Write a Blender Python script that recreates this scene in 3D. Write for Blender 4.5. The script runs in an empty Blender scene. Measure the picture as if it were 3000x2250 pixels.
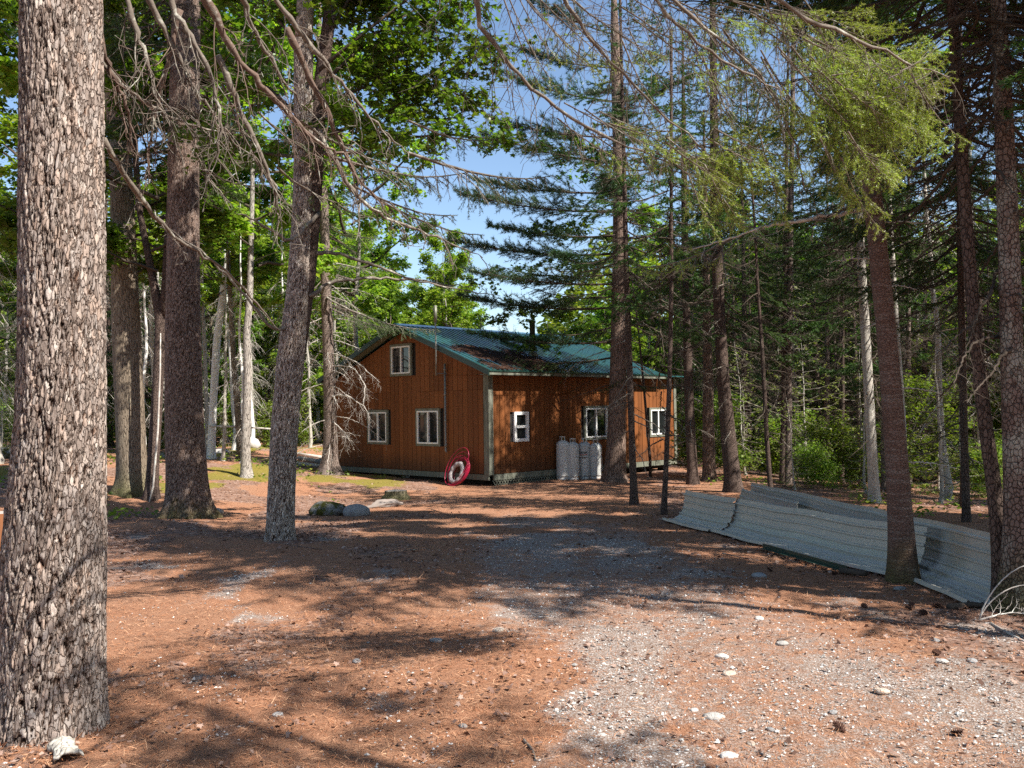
import bpy, math, random
import numpy as np
from mathutils import Vector, Matrix

R_ = math.radians
scene = bpy.context.scene
COL = scene.collection

# ------------------------------------------------------------------ camera
CAM_H = 1.6
F_PX, CX, CY = 2650.0, 1500.0, 1125.0          # focal length in photo pixels (3000 x 2250)
PITCH, ROLL = R_(1.56), R_(0.8)
cF = np.array([0, math.cos(PITCH), math.sin(PITCH)])
cR0 = np.array([1.0, 0, 0]); cU0 = np.array([0, -math.sin(PITCH), math.cos(PITCH)])
cR = math.cos(ROLL) * cR0 - math.sin(ROLL) * cU0
cU = math.sin(ROLL) * cR0 + math.cos(ROLL) * cU0
CAM = np.array([0, 0, CAM_H])
cam_d = bpy.data.cameras.new('camera')
cam_d.sensor_width = 36.0
cam_d.lens = 36.0 * F_PX / 3000.0
cam_d.clip_start = 0.05
cam_d.clip_end = 600
cam = bpy.data.objects.new('camera', cam_d)
COL.objects.link(cam)
m = Matrix.Identity(4)
for i in range(3):
    m[i][0], m[i][1], m[i][2], m[i][3] = cR[i], cU[i], -cF[i], CAM[i]
cam.matrix_world = m
scene.camera = cam

# ------------------------------------------------------------------ sky, sun, exposure
SUN_EL = R_(48.0)
SUN_AZ = R_(124.8)                              # compass bearing from +Y towards +X: right of and behind the camera
sun_dir = np.array([math.sin(SUN_AZ) * math.cos(SUN_EL), math.cos(SUN_AZ) * math.cos(SUN_EL), math.sin(SUN_EL)])
world = bpy.data.worlds.new('World'); scene.world = world
world.use_nodes = True
wn = world.node_tree.nodes; wl = world.node_tree.links
sky = wn.new('ShaderNodeTexSky'); sky.sky_type = 'NISHITA'; sky.sun_disc = False
sky.sun_elevation = SUN_EL; sky.sun_rotation = SUN_AZ
sky.air_density = 1.0; sky.dust_density = 0.3; sky.ozone_density = 2.2
bg = wn.get('Background') or wn.new('ShaderNodeBackground')
wl.new(sky.outputs['Color'], bg.inputs['Color'])
bg.inputs['Strength'].default_value = 0.09
sl = bpy.data.lights.new('sun', 'SUN'); sl.energy = 5.0; sl.angle = R_(0.53); sl.color = (1.0, 0.95, 0.87)
so = bpy.data.objects.new('sun', sl); COL.objects.link(so)
so.rotation_euler = Vector((-sun_dir[0], -sun_dir[1], -sun_dir[2])).to_track_quat('-Z', 'Y').to_euler()
so.location = (12, -8, 25)
scene.view_settings.view_transform = 'Standard'
scene.view_settings.look = 'None'
scene.view_settings.gamma = 1.0
scene.view_settings.use_curve_mapping = False
scene.view_settings.exposure = 1.12
scene.render.engine = 'CYCLES'
scene.cycles.max_bounces = 7
scene.cycles.transparent_max_bounces = 8
scene.cycles.diffuse_bounces = 4
scene.cycles.glossy_bounces = 3
scene.cycles.transmission_bounces = 5
scene.cycles.caustics_reflective = False
scene.cycles.caustics_refractive = False
scene.cycles.sample_clamp_indirect = 6.0
scene.cycles.use_denoising = False

# ------------------------------------------------------------------ numbers: noise, ground, pixels
def sstep(a, b, x):
    t = np.clip((np.asarray(x, float) - a) / (b - a), 0, 1)
    return t * t * (3 - 2 * t)
def _h(ix, iy, s):
    n = (ix.astype(np.int64) * 374761393 + iy.astype(np.int64) * 668265263 + s * 974634777) & 0x7fffffff
    n = ((n ^ (n >> 13)) * 1274126177) & 0x7fffffff
    n = (n ^ (n >> 16)) & 0xffff
    return n / 65535.0
def vnoise(x, y, s=0):
    x = np.asarray(x, float); y = np.asarray(y, float)
    ix = np.floor(x); iy = np.floor(y); fx = x - ix; fy = y - iy
    fx = fx * fx * (3 - 2 * fx); fy = fy * fy * (3 - 2 * fy)
    a = _h(ix, iy, s); b = _h(ix + 1, iy, s); c = _h(ix, iy + 1, s); d = _h(ix + 1, iy + 1, s)
    return (a * (1 - fx) + b * fx) * (1 - fy) + (c * (1 - fx) + d * fx) * fy
def fbm(x, y, s=0, o=4):
    v = 0; a = 0.5
    for k in range(o):
        v = v + a * vnoise(x * 2 ** k, y * 2 ** k, s + k); a *= 0.5
    return v / (1 - 0.5 ** o)
def worley(u, v, wrap, s=0):
    """cell noise, u wraps at an integer; returns F1, F2, cell random"""
    iu = np.floor(u); iv = np.floor(v)
    f1 = np.full(u.shape, 9.0); f2 = np.full(u.shape, 9.0); cid = np.zeros(u.shape)
    for du in (-1, 0, 1):
        for dv in (-1, 0, 1):
            cu = iu + du; cv = iv + dv
            w = np.mod(cu, wrap)
            px = cu + 0.15 + 0.7 * _h(w, cv, s); py = cv + 0.1 + 0.8 * _h(w, cv, s + 7)
            d = np.hypot(u - px, v - py)
            nearer = d < f1
            f2 = np.where(nearer, f1, np.minimum(f2, d))
            cid = np.where(nearer, _h(w, cv, s + 13), cid)
            f1 = np.where(nearer, d, f1)
    return f1, f2, cid

def gz(x, y):
    x = np.asarray(x, float); y = np.asarray(y, float)
    z = -0.47 * sstep(4, 24, y)
    z = z + 0.62 * sstep(2.5, 12, -x) * sstep(7, 26, y) + 0.35 * sstep(9, 26, -x)
    z = z - 0.06 * sstep(1.6, 4.6, x) * sstep(5, 13, y)
    z = z - 0.9 * sstep(6.0, 14, x) * sstep(8, 40, y)
    z = z - 0.20 * sstep(26, 60, y)
    far = sstep(2.5, 7, np.abs(x - 0.15 * y) - 1.0)
    z = z + (fbm(x * 0.35 + 7, y * 0.35, 3, 3) - 0.5) * 0.30 * far
    z = z + (fbm(x * 1.1, y * 1.1, 9, 3) - 0.5) * 0.05
    return z
def ray(px, py):
    d = F_PX * cF + (px - CX) * cR - (py - CY) * cU
    return d / d[1]                              # scaled so that y (distance ahead) is 1
def at(px, py, Y):
    return CAM + ray(px, py) * Y
def hit(px, py):
    d = ray(px, py); lo = 1.0
    t = 1.0
    while t < 120:
        p = CAM + d * t
        if p[2] < gz(p[0], p[1]): break
        lo = t; t *= 1.03
    hi = t
    for _ in range(25):
        mid = 0.5 * (lo + hi); p = CAM + d * mid
        if p[2] < gz(p[0], p[1]): hi = mid
        else: lo = mid
    p = CAM + d * hi
    return np.array([p[0], p[1], float(gz(p[0], p[1]))])
S3 = 3000.0 / 2212.0                             # notes were taken on a 2212 px wide view

# ------------------------------------------------------------------ mesh helpers
def mesh_tris(name, V, T, mats, mi=None, smooth=False, attrs=None):
    V = np.ascontiguousarray(V, dtype=np.float32); T = np.ascontiguousarray(T, dtype=np.int32)
    me = bpy.data.meshes.new(name)
    me.vertices.add(len(V)); me.vertices.foreach_set('co', V.ravel())
    n = len(T)
    me.loops.add(n * 3); me.loops.foreach_set('vertex_index', T.ravel())
    me.polygons.add(n); me.polygons.foreach_set('loop_start', np.arange(0, n * 3, 3, dtype=np.int32))
    if mi is not None: me.polygons.foreach_set('material_index', np.ascontiguousarray(mi, dtype=np.int32))
    sm = np.full(n, bool(smooth)) if not hasattr(smooth, '__len__') else np.asarray(smooth, bool)
    me.polygons.foreach_set('use_smooth', sm)
    for mt in (mats if isinstance(mats, (list, tuple)) else [mats]): me.materials.append(mt)
    for k, a in (attrs or {}).items():
        at_ = me.attributes.new(k, 'FLOAT', 'POINT'); at_.data.foreach_set('value', np.ascontiguousarray(a, dtype=np.float32))
    me.update(calc_edges=True)
    return me
class Geo:
    """collects triangles of several materials, then becomes ONE mesh"""
    def __init__(s): s.V = []; s.T = []; s.M = []; s.S = []; s.n = 0
    def add(s, V, T, m=0, smooth=False):
        V = np.asarray(V, float).reshape(-1, 3); T = np.asarray(T, int).reshape(-1, 3)
        s.V.append(V); s.T.append(T + s.n); s.M.append(np.full(len(T), m)); s.S.append(np.full(len(T), smooth)); s.n += len(V)
    def quads(s, V, Q, m=0, smooth=False):
        Q = np.asarray(Q, int).reshape(-1, 4)
        s.add(V, np.concatenate([Q[:, [0, 1, 2]], Q[:, [0, 2, 3]]]), m, smooth)
    def box(s, x0, x1, y0, y1, z0, z1, m=0):
        V = [(x, y, z) for x in (x0, x1) for y in (y0, y1) for z in (z0, z1)]
        s.quads(V, [(0, 1, 3, 2), (4, 6, 7, 5), (0, 4, 5, 1), (2, 3, 7, 6), (0, 2, 6, 4), (1, 5, 7, 3)], m)
    def prism(s, pts, off, m=0):
        """closed polygon pts (n,3) swept by vector off"""
        P = np.asarray(pts, float); n = len(P); V = np.vstack([P, P + np.asarray(off, float)])
        T = [(0, k + 1, k) for k in range(1, n - 1)] + [(n, n + k, n + k + 1) for k in range(1, n - 1)]
        for k in range(n):
            j = (k + 1) % n; T += [(k, j, n + j), (k, n + j, n + k)]
        s.add(V, T, m)
    def tube(s, P, r, n=8, m=0, caps=True, smooth=True):
        P = np.asarray(P, float); k = len(P); r = np.broadcast_to(np.asarray(r, float), (k,))
        d = np.gradient(P, axis=0); d /= np.maximum(np.linalg.norm(d, axis=1, keepdims=True), 1e-9)
        ref = np.array([0, 0, 1.0]) if abs(d[0][2]) < 0.9 else np.array([1.0, 0, 0])
        a = np.cross(d[0], ref); a /= np.linalg.norm(a)
        A = []
        for q in d:
            a = a - q * np.dot(a, q); a /= max(np.linalg.norm(a), 1e-9); A.append(a)
        A = np.array(A); B = np.cross(d, A)
        th = np.arange(n) * 2 * math.pi / n
        ring = P[:, None, :] + r[:, None, None] * (np.cos(th)[None, :, None] * A[:, None, :] + np.sin(th)[None, :, None] * B[:, None, :])
        V = ring.reshape(-1, 3); Q = []
        i = np.arange(k - 1)[:, None] * n; j = np.arange(n)[None, :]; j2 = (j + 1) % n
        Q = np.stack([i + j, i + j2, i + n + j2, i + n + j], -1).reshape(-1, 4)
        T = np.concatenate([Q[:, [0, 1, 2]], Q[:, [0, 2, 3]]])
        if caps:
            V = np.vstack([V, P[0], P[-1]]); c0, c1 = len(V) - 2, len(V) - 1
            jj = np.arange(n); j3 = (jj + 1) % n
            T = np.concatenate([T, np.stack([np.full(n, c0), j3, jj], -1), np.stack([np.full(n, c1), (k - 1) * n + jj, (k - 1) * n + j3], -1)])
        s.add(V, T, m, smooth)
    def lathe(s, prof, n=24, m=0, smooth=True, c=(0, 0, 0)):
        prof = np.asarray(prof, float); k = len(prof); th = np.arange(n) * 2 * math.pi / n
        V = np.stack([prof[:, None, 0] * np.cos(th), prof[:, None, 0] * np.sin(th), np.repeat(prof[:, 1:2], n, 1)], -1).reshape(-1, 3) + np.array(c)
        i = np.arange(k - 1)[:, None] * n; j = np.arange(n)[None, :]; j2 = (j + 1) % n
        s.quads(V, np.stack([i + j, i + j2, i + n + j2, i + n + j], -1).reshape(-1, 4), m, smooth)
    def mesh(s, name, mats, attrs=None):
        return mesh_tris(name, np.vstack(s.V), np.vstack(s.T), mats, np.concatenate(s.M), np.concatenate(s.S), attrs)
def tag(o, label=None, cat=None, group=None, kind=None):
    for k, v in (('label', label), ('category', cat), ('group', group), ('kind', kind)):
        if v: o[k] = v
    return o
def obj(name, me, parent=None, loc=None):
    o = bpy.data.objects.new(name, me); COL.objects.link(o)
    if parent: o.parent = parent
    if loc is not None: o.location = tuple(float(v) for v in loc)
    return o
def thing(name, label, cat, loc=(0, 0, 0), rz=0.0, group=None):
    o = obj(name, None, None, loc); o.rotation_euler = (0, 0, rz); o.empty_display_size = 0.2
    return tag(o, label, cat, group)
def copy_tree(o, parent=None):
    c = o.copy(); COL.objects.link(c); c.parent = parent
    for ch in list(o.children): copy_tree(ch, c)
    return c

# ------------------------------------------------------------------ materials
class NT:
    def __init__(s, name):
        s.m = bpy.data.materials.new(name); s.m.use_nodes = True; s.t = s.m.node_tree
        s.t.nodes.clear(); s.out = s.t.nodes.new('ShaderNodeOutputMaterial')
    def n(s, typ, ins=None, **kw):
        nd = s.t.nodes.new('ShaderNode' + typ)
        for k, v in kw.items(): setattr(nd, k, v)
        for k, v in (ins or {}).items():
            sk = nd.inputs[k]
            if hasattr(v, 'is_linked') or isinstance(v, bpy.types.NodeSocket): s.t.links.new(v, sk)
            else: sk.default_value = v
        return nd
    def coord(s, scale=(1, 1, 1), kind='Object'):
        tc = s.n('TexCoord'); return s.n('Mapping', {'Vector': tc.outputs[kind], 'Scale': scale}).outputs[0]
    def noise(s, vec, scale, detail=4, rough=0.6, dist=0.0):
        return s.n('TexNoise', {'Vector': vec, 'Scale': scale, 'Detail': detail, 'Roughness': rough, 'Distortion': dist}).outputs['Fac']
    def ramp(s, fac, stops):
        r = s.n('ValToRGB', {'Fac': fac}); e = r.color_ramp.elements
        while len(e) < len(stops): e.new(0.5)
        for el, (p, c) in zip(e, stops):
            el.position = p; el.color = tuple(c) + (1,) if len(c) == 3 else c
        return r.outputs['Color']
    def mix(s, fac, a, b, mode='MIX'):
        n = s.t.nodes.new('ShaderNodeMix'); n.data_type = 'RGBA'; n.blend_type = mode
        for sk, v in ((n.inputs[0], fac), (n.inputs[6], a), (n.inputs[7], b)):
            if isinstance(v, bpy.types.NodeSocket): s.t.links.new(v, sk)
            elif sk.type == 'RGBA': sk.default_value = tuple(v) + (1,) if len(v) == 3 else v
            else: sk.default_value = v
        return n.outputs[2]
    def math(s, op, a, b=0.0, clamp=False):
        n = s.n('Math', operation=op, use_clamp=clamp)
        for sk, v in ((n.inputs[0], a), (n.inputs[1], b)):
            if isinstance(v, bpy.types.NodeSocket): s.t.links.new(v, sk)
            else: sk.default_value = v
        return n.outputs[0]
    def attr(s, name): return s.n('Attribute', attribute_name=name).outputs['Fac']
    def bump(s, h, strength=0.5, dist=0.02): return s.n('Bump', {'Height': h, 'Strength': strength, 'Distance': dist}).outputs[0]
    def pbr(s, color, rough=0.8, metal=0.0, normal=None, spec=0.3, **extra):
        ins = {'Base Color': color if isinstance(color, bpy.types.NodeSocket) else tuple(color) + (1,), 'Roughness': rough, 'Metallic': metal, 'Specular IOR Level': spec}
        ins.update(extra)
        if normal is not None: ins['Normal'] = normal
        b = s.n('BsdfPrincipled', ins); return b.outputs[0]
    def done(s, sh): s.t.links.new(sh, s.out.inputs['Surface']); return s.m
def leaf_mat(name, c1, c2, c3, trans=0.4, rough=0.5, spec=0.3, tcol=None, yellow=0.0):
    t = NT(name)
    isl = t.n('NewGeometry').outputs['Random Per Island']
    orn = t.n('ObjectInfo').outputs['Random']
    col = t.ramp(isl, [(0, c1), (0.55, c2), (1, c3)])
    hsv = t.n('HueSaturation', {'Color': col, 'Hue': t.math('ADD', t.math('MULTIPLY', orn, 0.03), 0.485), 'Value': t.math('ADD', t.math('MULTIPLY', orn, 0.5), 0.75), 'Saturation': 1.0}).outputs[0]
    a = t.pbr(hsv, rough, spec=spec)
    tr = t.n('BsdfTranslucent', {'Color': t.mix(1.0, hsv, tcol or (1.35, 1.5, 0.5), 'MULTIPLY')}).outputs[0]
    return t.done(t.n('MixShader', {0: trans, 1: a, 2: tr}).outputs[0])
M = {}
M['needle'] = leaf_mat('spruce_needles', (0.036, 0.075, 0.020), (0.052, 0.102, 0.025), (0.09, 0.125, 0.034), 0.30, 0.45, 0.35)
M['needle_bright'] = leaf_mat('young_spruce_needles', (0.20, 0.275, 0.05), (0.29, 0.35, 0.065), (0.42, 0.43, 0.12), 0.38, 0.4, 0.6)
M['pine_needle'] = leaf_mat('pine_needles', (0.030, 0.066, 0.030), (0.042, 0.088, 0.038), (0.06, 0.105, 0.04), 0.25, 0.4, 0.4)
M['leaf'] = leaf_mat('maple_leaves', (0.075, 0.14, 0.018), (0.11, 0.195, 0.024), (0.18, 0.24, 0.035), 0.48, 0.4, 0.4)
M['leaf_light'] = leaf_mat('birch_leaves', (0.14, 0.225, 0.026), (0.20, 0.285, 0.035), (0.30, 0.33, 0.06), 0.5, 0.4, 0.4)
M['shrub'] = leaf_mat('undergrowth_leaves', (0.10, 0.17, 0.02), (0.15, 0.23, 0.03), (0.24, 0.28, 0.05), 0.45, 0.45, 0.3)

def bark_mat(name, plate, plate2, crack, scale=(26, 26, 7), lichen=None, lich_amt=0.55, bump=0.9, dist=0.03, vscale=1.0, band=None, moss=0.0, edge=0.12):
    t = NT(name)
    v = t.coord(scale)
    wob = t.n('TexNoise', {'Vector': v, 'Scale': 0.9, 'Detail': 3}).outputs['Color']
    vv = t.mix(0.55, v, wob, 'ADD'); vv = t.mix(0.16, vv, t.n('TexNoise', {'Vector': v, 'Scale': 4.0, 'Detail': 3}).outputs['Color'], 'ADD')
    ed = t.n('TexVoronoi', {'Vector': vv, 'Scale': vscale}, feature='DISTANCE_TO_EDGE').outputs['Distance']
    cell = t.n('TexVoronoi', {'Vector': vv, 'Scale': vscale}).outputs['Color']
    big = t.noise(t.coord((2.2, 2.2, 1.1)), 1.6, 4)
    fine = t.noise(t.coord((60, 60, 26)), 1.0, 3, 0.7)
    pl = t.mix(t.n('SeparateColor', {'Color': cell}).outputs[0], plate, plate2)
    pl = t.mix(t.math('MULTIPLY', fine, 0.6), pl, tuple(min(1, c * 1.5) for c in plate2))
    if band:
        bz = t.noise(t.coord((3, 3, 38)), 1.0, 3, 0.6)
        pl = t.mix(t.ramp(bz, [(0.5, (0, 0, 0)), (0.64, (1, 1, 1))]), pl, band)
    if lichen:
        lm = t.ramp(t.math('ADD', t.math('MULTIPLY', big, 0.75), t.math('MULTIPLY', fine, 0.25)), [(lich_amt, (0, 0, 0)), (lich_amt + 0.09, (1, 1, 1))])
        pl = t.mix(t.math('MULTIPLY', lm, 0.85), pl, lichen)
    if moss:
        z = t.n('SeparateXYZ', {'Vector': t.coord((1, 1, 1))}).outputs[2]
        mm = t.math('MULTIPLY', t.ramp(t.math('ADD', z, t.math('MULTIPLY', big, 0.7)), [(0.3, (1, 1, 1)), (0.95 * moss + 0.3, (0, 0, 0))]), 0.75)
        pl = t.mix(mm, pl, (0.075, 0.085, 0.015))
    e = t.ramp(t.math('MULTIPLY', ed, t.math('ADD', 0.45, t.math('MULTIPLY', big, 1.6))), [(0.0, (0, 0, 0)), (edge, (1, 1, 1))])
    col = t.mix(e, t.mix(0.62, pl, crack), pl)
    h = t.math('ADD', t.math('MULTIPLY', e, 0.8), t.math('MULTIPLY', fine, 0.35))
    return t.done(t.pbr(col, 0.9, normal=t.bump(h, bump, dist), spec=0.15))
M['bark_spruce'] = bark_mat('spruce_bark', (0.17, 0.125, 0.105), (0.25, 0.195, 0.165), (0.05, 0.03, 0.022), (34, 34, 14), (0.36, 0.36, 0.30), 0.62)
M['bark_grey'] = bark_mat('grey_maple_bark', (0.26, 0.23, 0.20), (0.38, 0.34, 0.30), (0.055, 0.04, 0.03), (38, 38, 5), (0.55, 0.54, 0.49), 0.56)
M['bark_moss'] = bark_mat('mossy_maple_bark', (0.16, 0.125, 0.09), (0.24, 0.19, 0.14), (0.05, 0.036, 0.024), (34, 34, 5), (0.34, 0.34, 0.24), 0.6, moss=1.0)
M['bark_dark'] = bark_mat('dark_spruce_bark', (0.075, 0.052, 0.042), (0.12, 0.085, 0.07), (0.025, 0.017, 0.013), (34, 34, 16), (0.26, 0.27, 0.22), 0.68)
M['bark_red'] = bark_mat('smooth_red_fir_bark', (0.115, 0.065, 0.048), (0.17, 0.105, 0.082), (0.06, 0.036, 0.028), (30, 30, 46), (0.42, 0.41, 0.36), 0.60, 0.7, 0.010, band=(0.24, 0.175, 0.145), moss=0.5, edge=0.2)
M['bark_lichen'] = bark_mat('lichened_spruce_bark', (0.11, 0.075, 0.06), (0.17, 0.12, 0.1), (0.04, 0.025, 0.02), (32, 32, 22), (0.34, 0.33, 0.28), 0.5, moss=0.6)
M['bark_pine'] = bark_mat('pine_bark', (0.13, 0.09, 0.07), (0.20, 0.14, 0.11), (0.03, 0.02, 0.015), (16, 16, 4.5), None)
M['bark_birch'] = bark_mat('white_birch_bark', (0.62, 0.60, 0.55), (0.72, 0.70, 0.66), (0.45, 0.42, 0.38), (5, 5, 26), (0.16, 0.14, 0.12), 0.66, 0.3, 0.006)
M['bark_pale'] = bark_mat('pale_fir_bark', (0.30, 0.27, 0.23), (0.42, 0.39, 0.34), (0.12, 0.10, 0.08), (20, 20, 18), (0.5, 0.5, 0.44), 0.55, 0.4, 0.01)
def twig_mat(name, c1, c2, lichen, amt):
    t = NT(name); v = t.coord((1, 1, 1))
    n = t.noise(v, 9.0, 4, 0.7); f = t.noise(v, 45.0, 3, 0.7)
    c = t.mix(f, c1, c2)
    c = t.mix(t.ramp(n, [(amt, (0, 0, 0)), (amt + 0.12, (1, 1, 1))]), c, lichen)
    return t.done(t.pbr(c, 0.9, normal=t.bump(f, 0.6, 0.006), spec=0.15))
M['twig'] = twig_mat('dead_twig_bark', (0.12, 0.098, 0.08), (0.215, 0.18, 0.148), (0.42, 0.41, 0.35), 0.55)
M['twig_red'] = twig_mat('spruce_limb_bark', (0.11, 0.072, 0.056), (0.19, 0.135, 0.108), (0.40, 0.39, 0.33), 0.57)
M['twig_dark'] = twig_mat('dark_twig_bark', (0.06, 0.045, 0.035), (0.10, 0.078, 0.06), (0.25, 0.25, 0.20), 0.64)
M['twig_pale'] = twig_mat('bleached_twig_bark', (0.36, 0.31, 0.27), (0.50, 0.45, 0.40), (0.60, 0.58, 0.52), 0.5)
# ------------------------------------------------------------------ ground
def gravel_mask(x, y):
    X1 = np.interp(y, [3, 4.2, 6.7, 9.6, 14, 22], [0.2, 0.5, 0.65, 0.4, 0.25, -0.2])
    X2 = np.interp(y, [3, 4, 4.9, 6, 7.5, 9.6, 14, 22], [3.9, 3.0, 2.4, 1.75, 1.4, 1.3, 1.2, 0.9])
    b = np.maximum(np.exp(-((x - X1) / 0.55) ** 2), np.exp(-((x - X2) / 0.5) ** 2))
    n = fbm(x * 1.5 + 3, y * 1.1, 21, 4)
    edge = 0.6 * np.exp(-((x - np.interp(y, [4, 8, 14], [3.9, 3.1, 2.6])) / 0.5) ** 2) * sstep(9.5, 7.5, y)
    X1_, X2_ = X1 - 0.9, X2 + 0.7
    band = sstep(-0.5, 0.4, x - X1_) * sstep(-0.5, 0.4, X2_ - x) * sstep(0.32, 0.58, fbm(x * 0.8 + 31, y * 0.45, 27, 3)) * 0.55
    return np.maximum(band, 1) * 0 + np.maximum(band, sstep(0.60, 0.90, n * 1.0 + 0.27 * np.maximum(b, edge))) * sstep(19, 12, y)
def moss_mask(x, y):
    n = fbm(x * 0.55, y * 0.4, 33, 4)
    return 0.8 * sstep(0.54, 0.66, n) * sstep(-2.2, -3.6, x) * sstep(9, 15, y) * sstep(70, 40, y)
def leafy_mask(x, y):
    n = fbm(x * 0.7 + 11, y * 0.6, 41, 4)
    side = np.maximum(sstep(-0.6, -2.6, x), sstep(2.2, 3.2, x - 0.02 * y))
    return np.clip(sstep(0.40, 0.62, n) * (0.25 + 0.75 * side) * sstep(3.0, 5.5, y), 0, 1)
fine = np.linspace(-46, 46, 330); coarse = np.concatenate([np.linspace(-180, -48, 40), np.linspace(48, 180, 40)[:-1]])
ang = np.radians(np.sort(np.concatenate([fine, coarse])))
rad = np.concatenate([[0.0], np.geomspace(0.4, 260, 330)])
A_, Rr = np.meshgrid(ang, rad[1:])
gx = np.concatenate([[0.0], (Rr * np.sin(A_)).ravel()]); gy = np.concatenate([[0.0], (Rr * np.cos(A_)).ravel()])
na = len(ang); nr = len(rad) - 1
gzz = gz(gx, gy)
gm_, mm_, lm_ = gravel_mask(gx, gy), moss_mask(gx, gy), leafy_mask(gx, gy)
dd = np.hypot(gx, gy)
gzz = gzz + (fbm(gx * 5, gy * 5, 51, 3) - 0.5) * 0.035 * sstep(25, 12, dd) + mm_ * 0.05 * sstep(0.3, 0.7, fbm(gx * 2.2, gy * 2.2, 5, 2)) \
    + (fbm(gx * 16, gy * 16, 61, 2) - 0.5) * 0.014 * sstep(12, 7, dd)
i = np.arange(nr - 1)[:, None] * na + 1; j = np.arange(na)[None, :]; j2 = (j + 1) % na
Q = np.stack([i + j, i + na + j, i + na + j2, i + j2], -1).reshape(-1, 4)
T = np.concatenate([Q[:, [0, 2, 1]], Q[:, [0, 3, 2]], np.stack([np.zeros(na, int), 1 + (np.arange(na) + 1) % na, 1 + np.arange(na)], -1)])
T = T[:, ::-1] if np.cross(np.array([gx[T[0][1]] - gx[T[0][0]], gy[T[0][1]] - gy[T[0][0]]]), np.array([gx[T[0][2]] - gx[T[0][0]], gy[T[0][2]] - gy[T[0][0]]])) < 0 else T
t = NT('forest_floor')
v = t.coord((1, 1, 1))
n_big = t.noise(v, 0.9, 5); n_mid = t.noise(v, 7.0, 5, 0.65); n_fine = t.noise(v, 60.0, 4, 0.75)
fib1 = t.noise(t.coord((190, 26, 60)), 1.0, 3, 0.7, 1.5); fib2 = t.noise(t.coord((30, 170, 60)), 1.0, 3, 0.7, 1.5)
fib = t.mix(t.math('GREATER_THAN', n_mid, 0.5), fib1, fib2)
lit = t.ramp(fib, [(0.28, (0.14, 0.065, 0.040)), (0.48, (0.32, 0.15, 0.085)), (0.68, (0.47, 0.255, 0.155)), (0.85, (0.58, 0.40, 0.29))])
lit = t.mix(t.ramp(n_big, [(0.42, (0, 0, 0)), (0.68, (1, 1, 1))]), lit, t.mix(0.5, lit, (0.34, 0.20, 0.13)))
vo = t.n('TexVoronoi', {'Vector': v, 'Scale': 85.0}); vc = t.n('SeparateColor', {'Color': vo.outputs['Color']}).outputs[0]
grav = t.mix(t.ramp(vo.outputs['Distance'], [(0.25, (0, 0, 0)), (0.62, (1, 1, 1))]), t.ramp(vc, [(0, (0.30, 0.28, 0.265)), (0.5, (0.46, 0.43, 0.405)), (1, (0.66, 0.63, 0.60))]), (0.24, 0.17, 0.13))
lv = t.n('TexVoronoi', {'Vector': t.mix(0.05, v, t.n('TexNoise', {'Vector': v, 'Scale': 12.0}).outputs['Color'], 'ADD'), 'Scale': 19.0})
lc = t.n('SeparateColor', {'Color': lv.outputs['Color']}).outputs[0]
leafc = t.ramp(lc, [(0, (0.10, 0.06, 0.045)), (0.35, (0.22, 0.13, 0.10)), (0.7, (0.33, 0.22, 0.175)), (1, (0.46, 0.35, 0.30))])
leafc = t.mix(t.ramp(n_fine, [(0.3, (1, 1, 1)), (0.6, (0, 0, 0))]), leafc, (0.09, 0.055, 0.04))
mossc = t.ramp(n_fine, [(0.25, (0.07, 0.06, 0.012)), (0.5, (0.20, 0.17, 0.03)), (0.8, (0.32, 0.26, 0.06))])
gk = t.ramp(t.math('ADD', t.attr('gravel'), t.math('MULTIPLY', t.math('SUBTRACT', n_mid, 0.5), 1.5)), [(0.28, (0, 0, 0)), (0.75, (1, 1, 1))])
lk = t.ramp(t.math('ADD', t.attr('leafy'), t.math('MULTIPLY', t.math('SUBTRACT', n_mid, 0.5), 1.4)), [(0.45, (0, 0, 0)), (0.6, (1, 1, 1))])
mk = t.ramp(t.math('ADD', t.attr('moss'), t.math('MULTIPLY', t.math('SUBTRACT', n_mid, 0.5), 1.2)), [(0.42, (0, 0, 0)), (0.62, (1, 1, 1))])
col = t.mix(t.math('MULTIPLY', lk, 0.75), lit, leafc); col = t.mix(t.math('MULTIPLY', gk, 0.85), col, grav); col = t.mix(t.math('MULTIPLY', mk, 0.9), col, mossc)
hh = t.math('ADD', t.math('MULTIPLY', fib, 0.5), t.math('MULTIPLY', n_fine, 0.6))
M['ground'] = t.done(t.pbr(col, 0.95, normal=t.bump(hh, 0.9, 0.02), spec=0.1))
ground = obj('ground', mesh_tris('ground', np.stack([gx, gy, gzz], -1), T, M['ground'], smooth=True, attrs={'gravel': gm_, 'moss': mm_, 'leafy': lm_}))
tag(ground, 'forest floor of orange pine needles with pale gravel wheel tracks and moss', None, None, 'structure')

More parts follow.
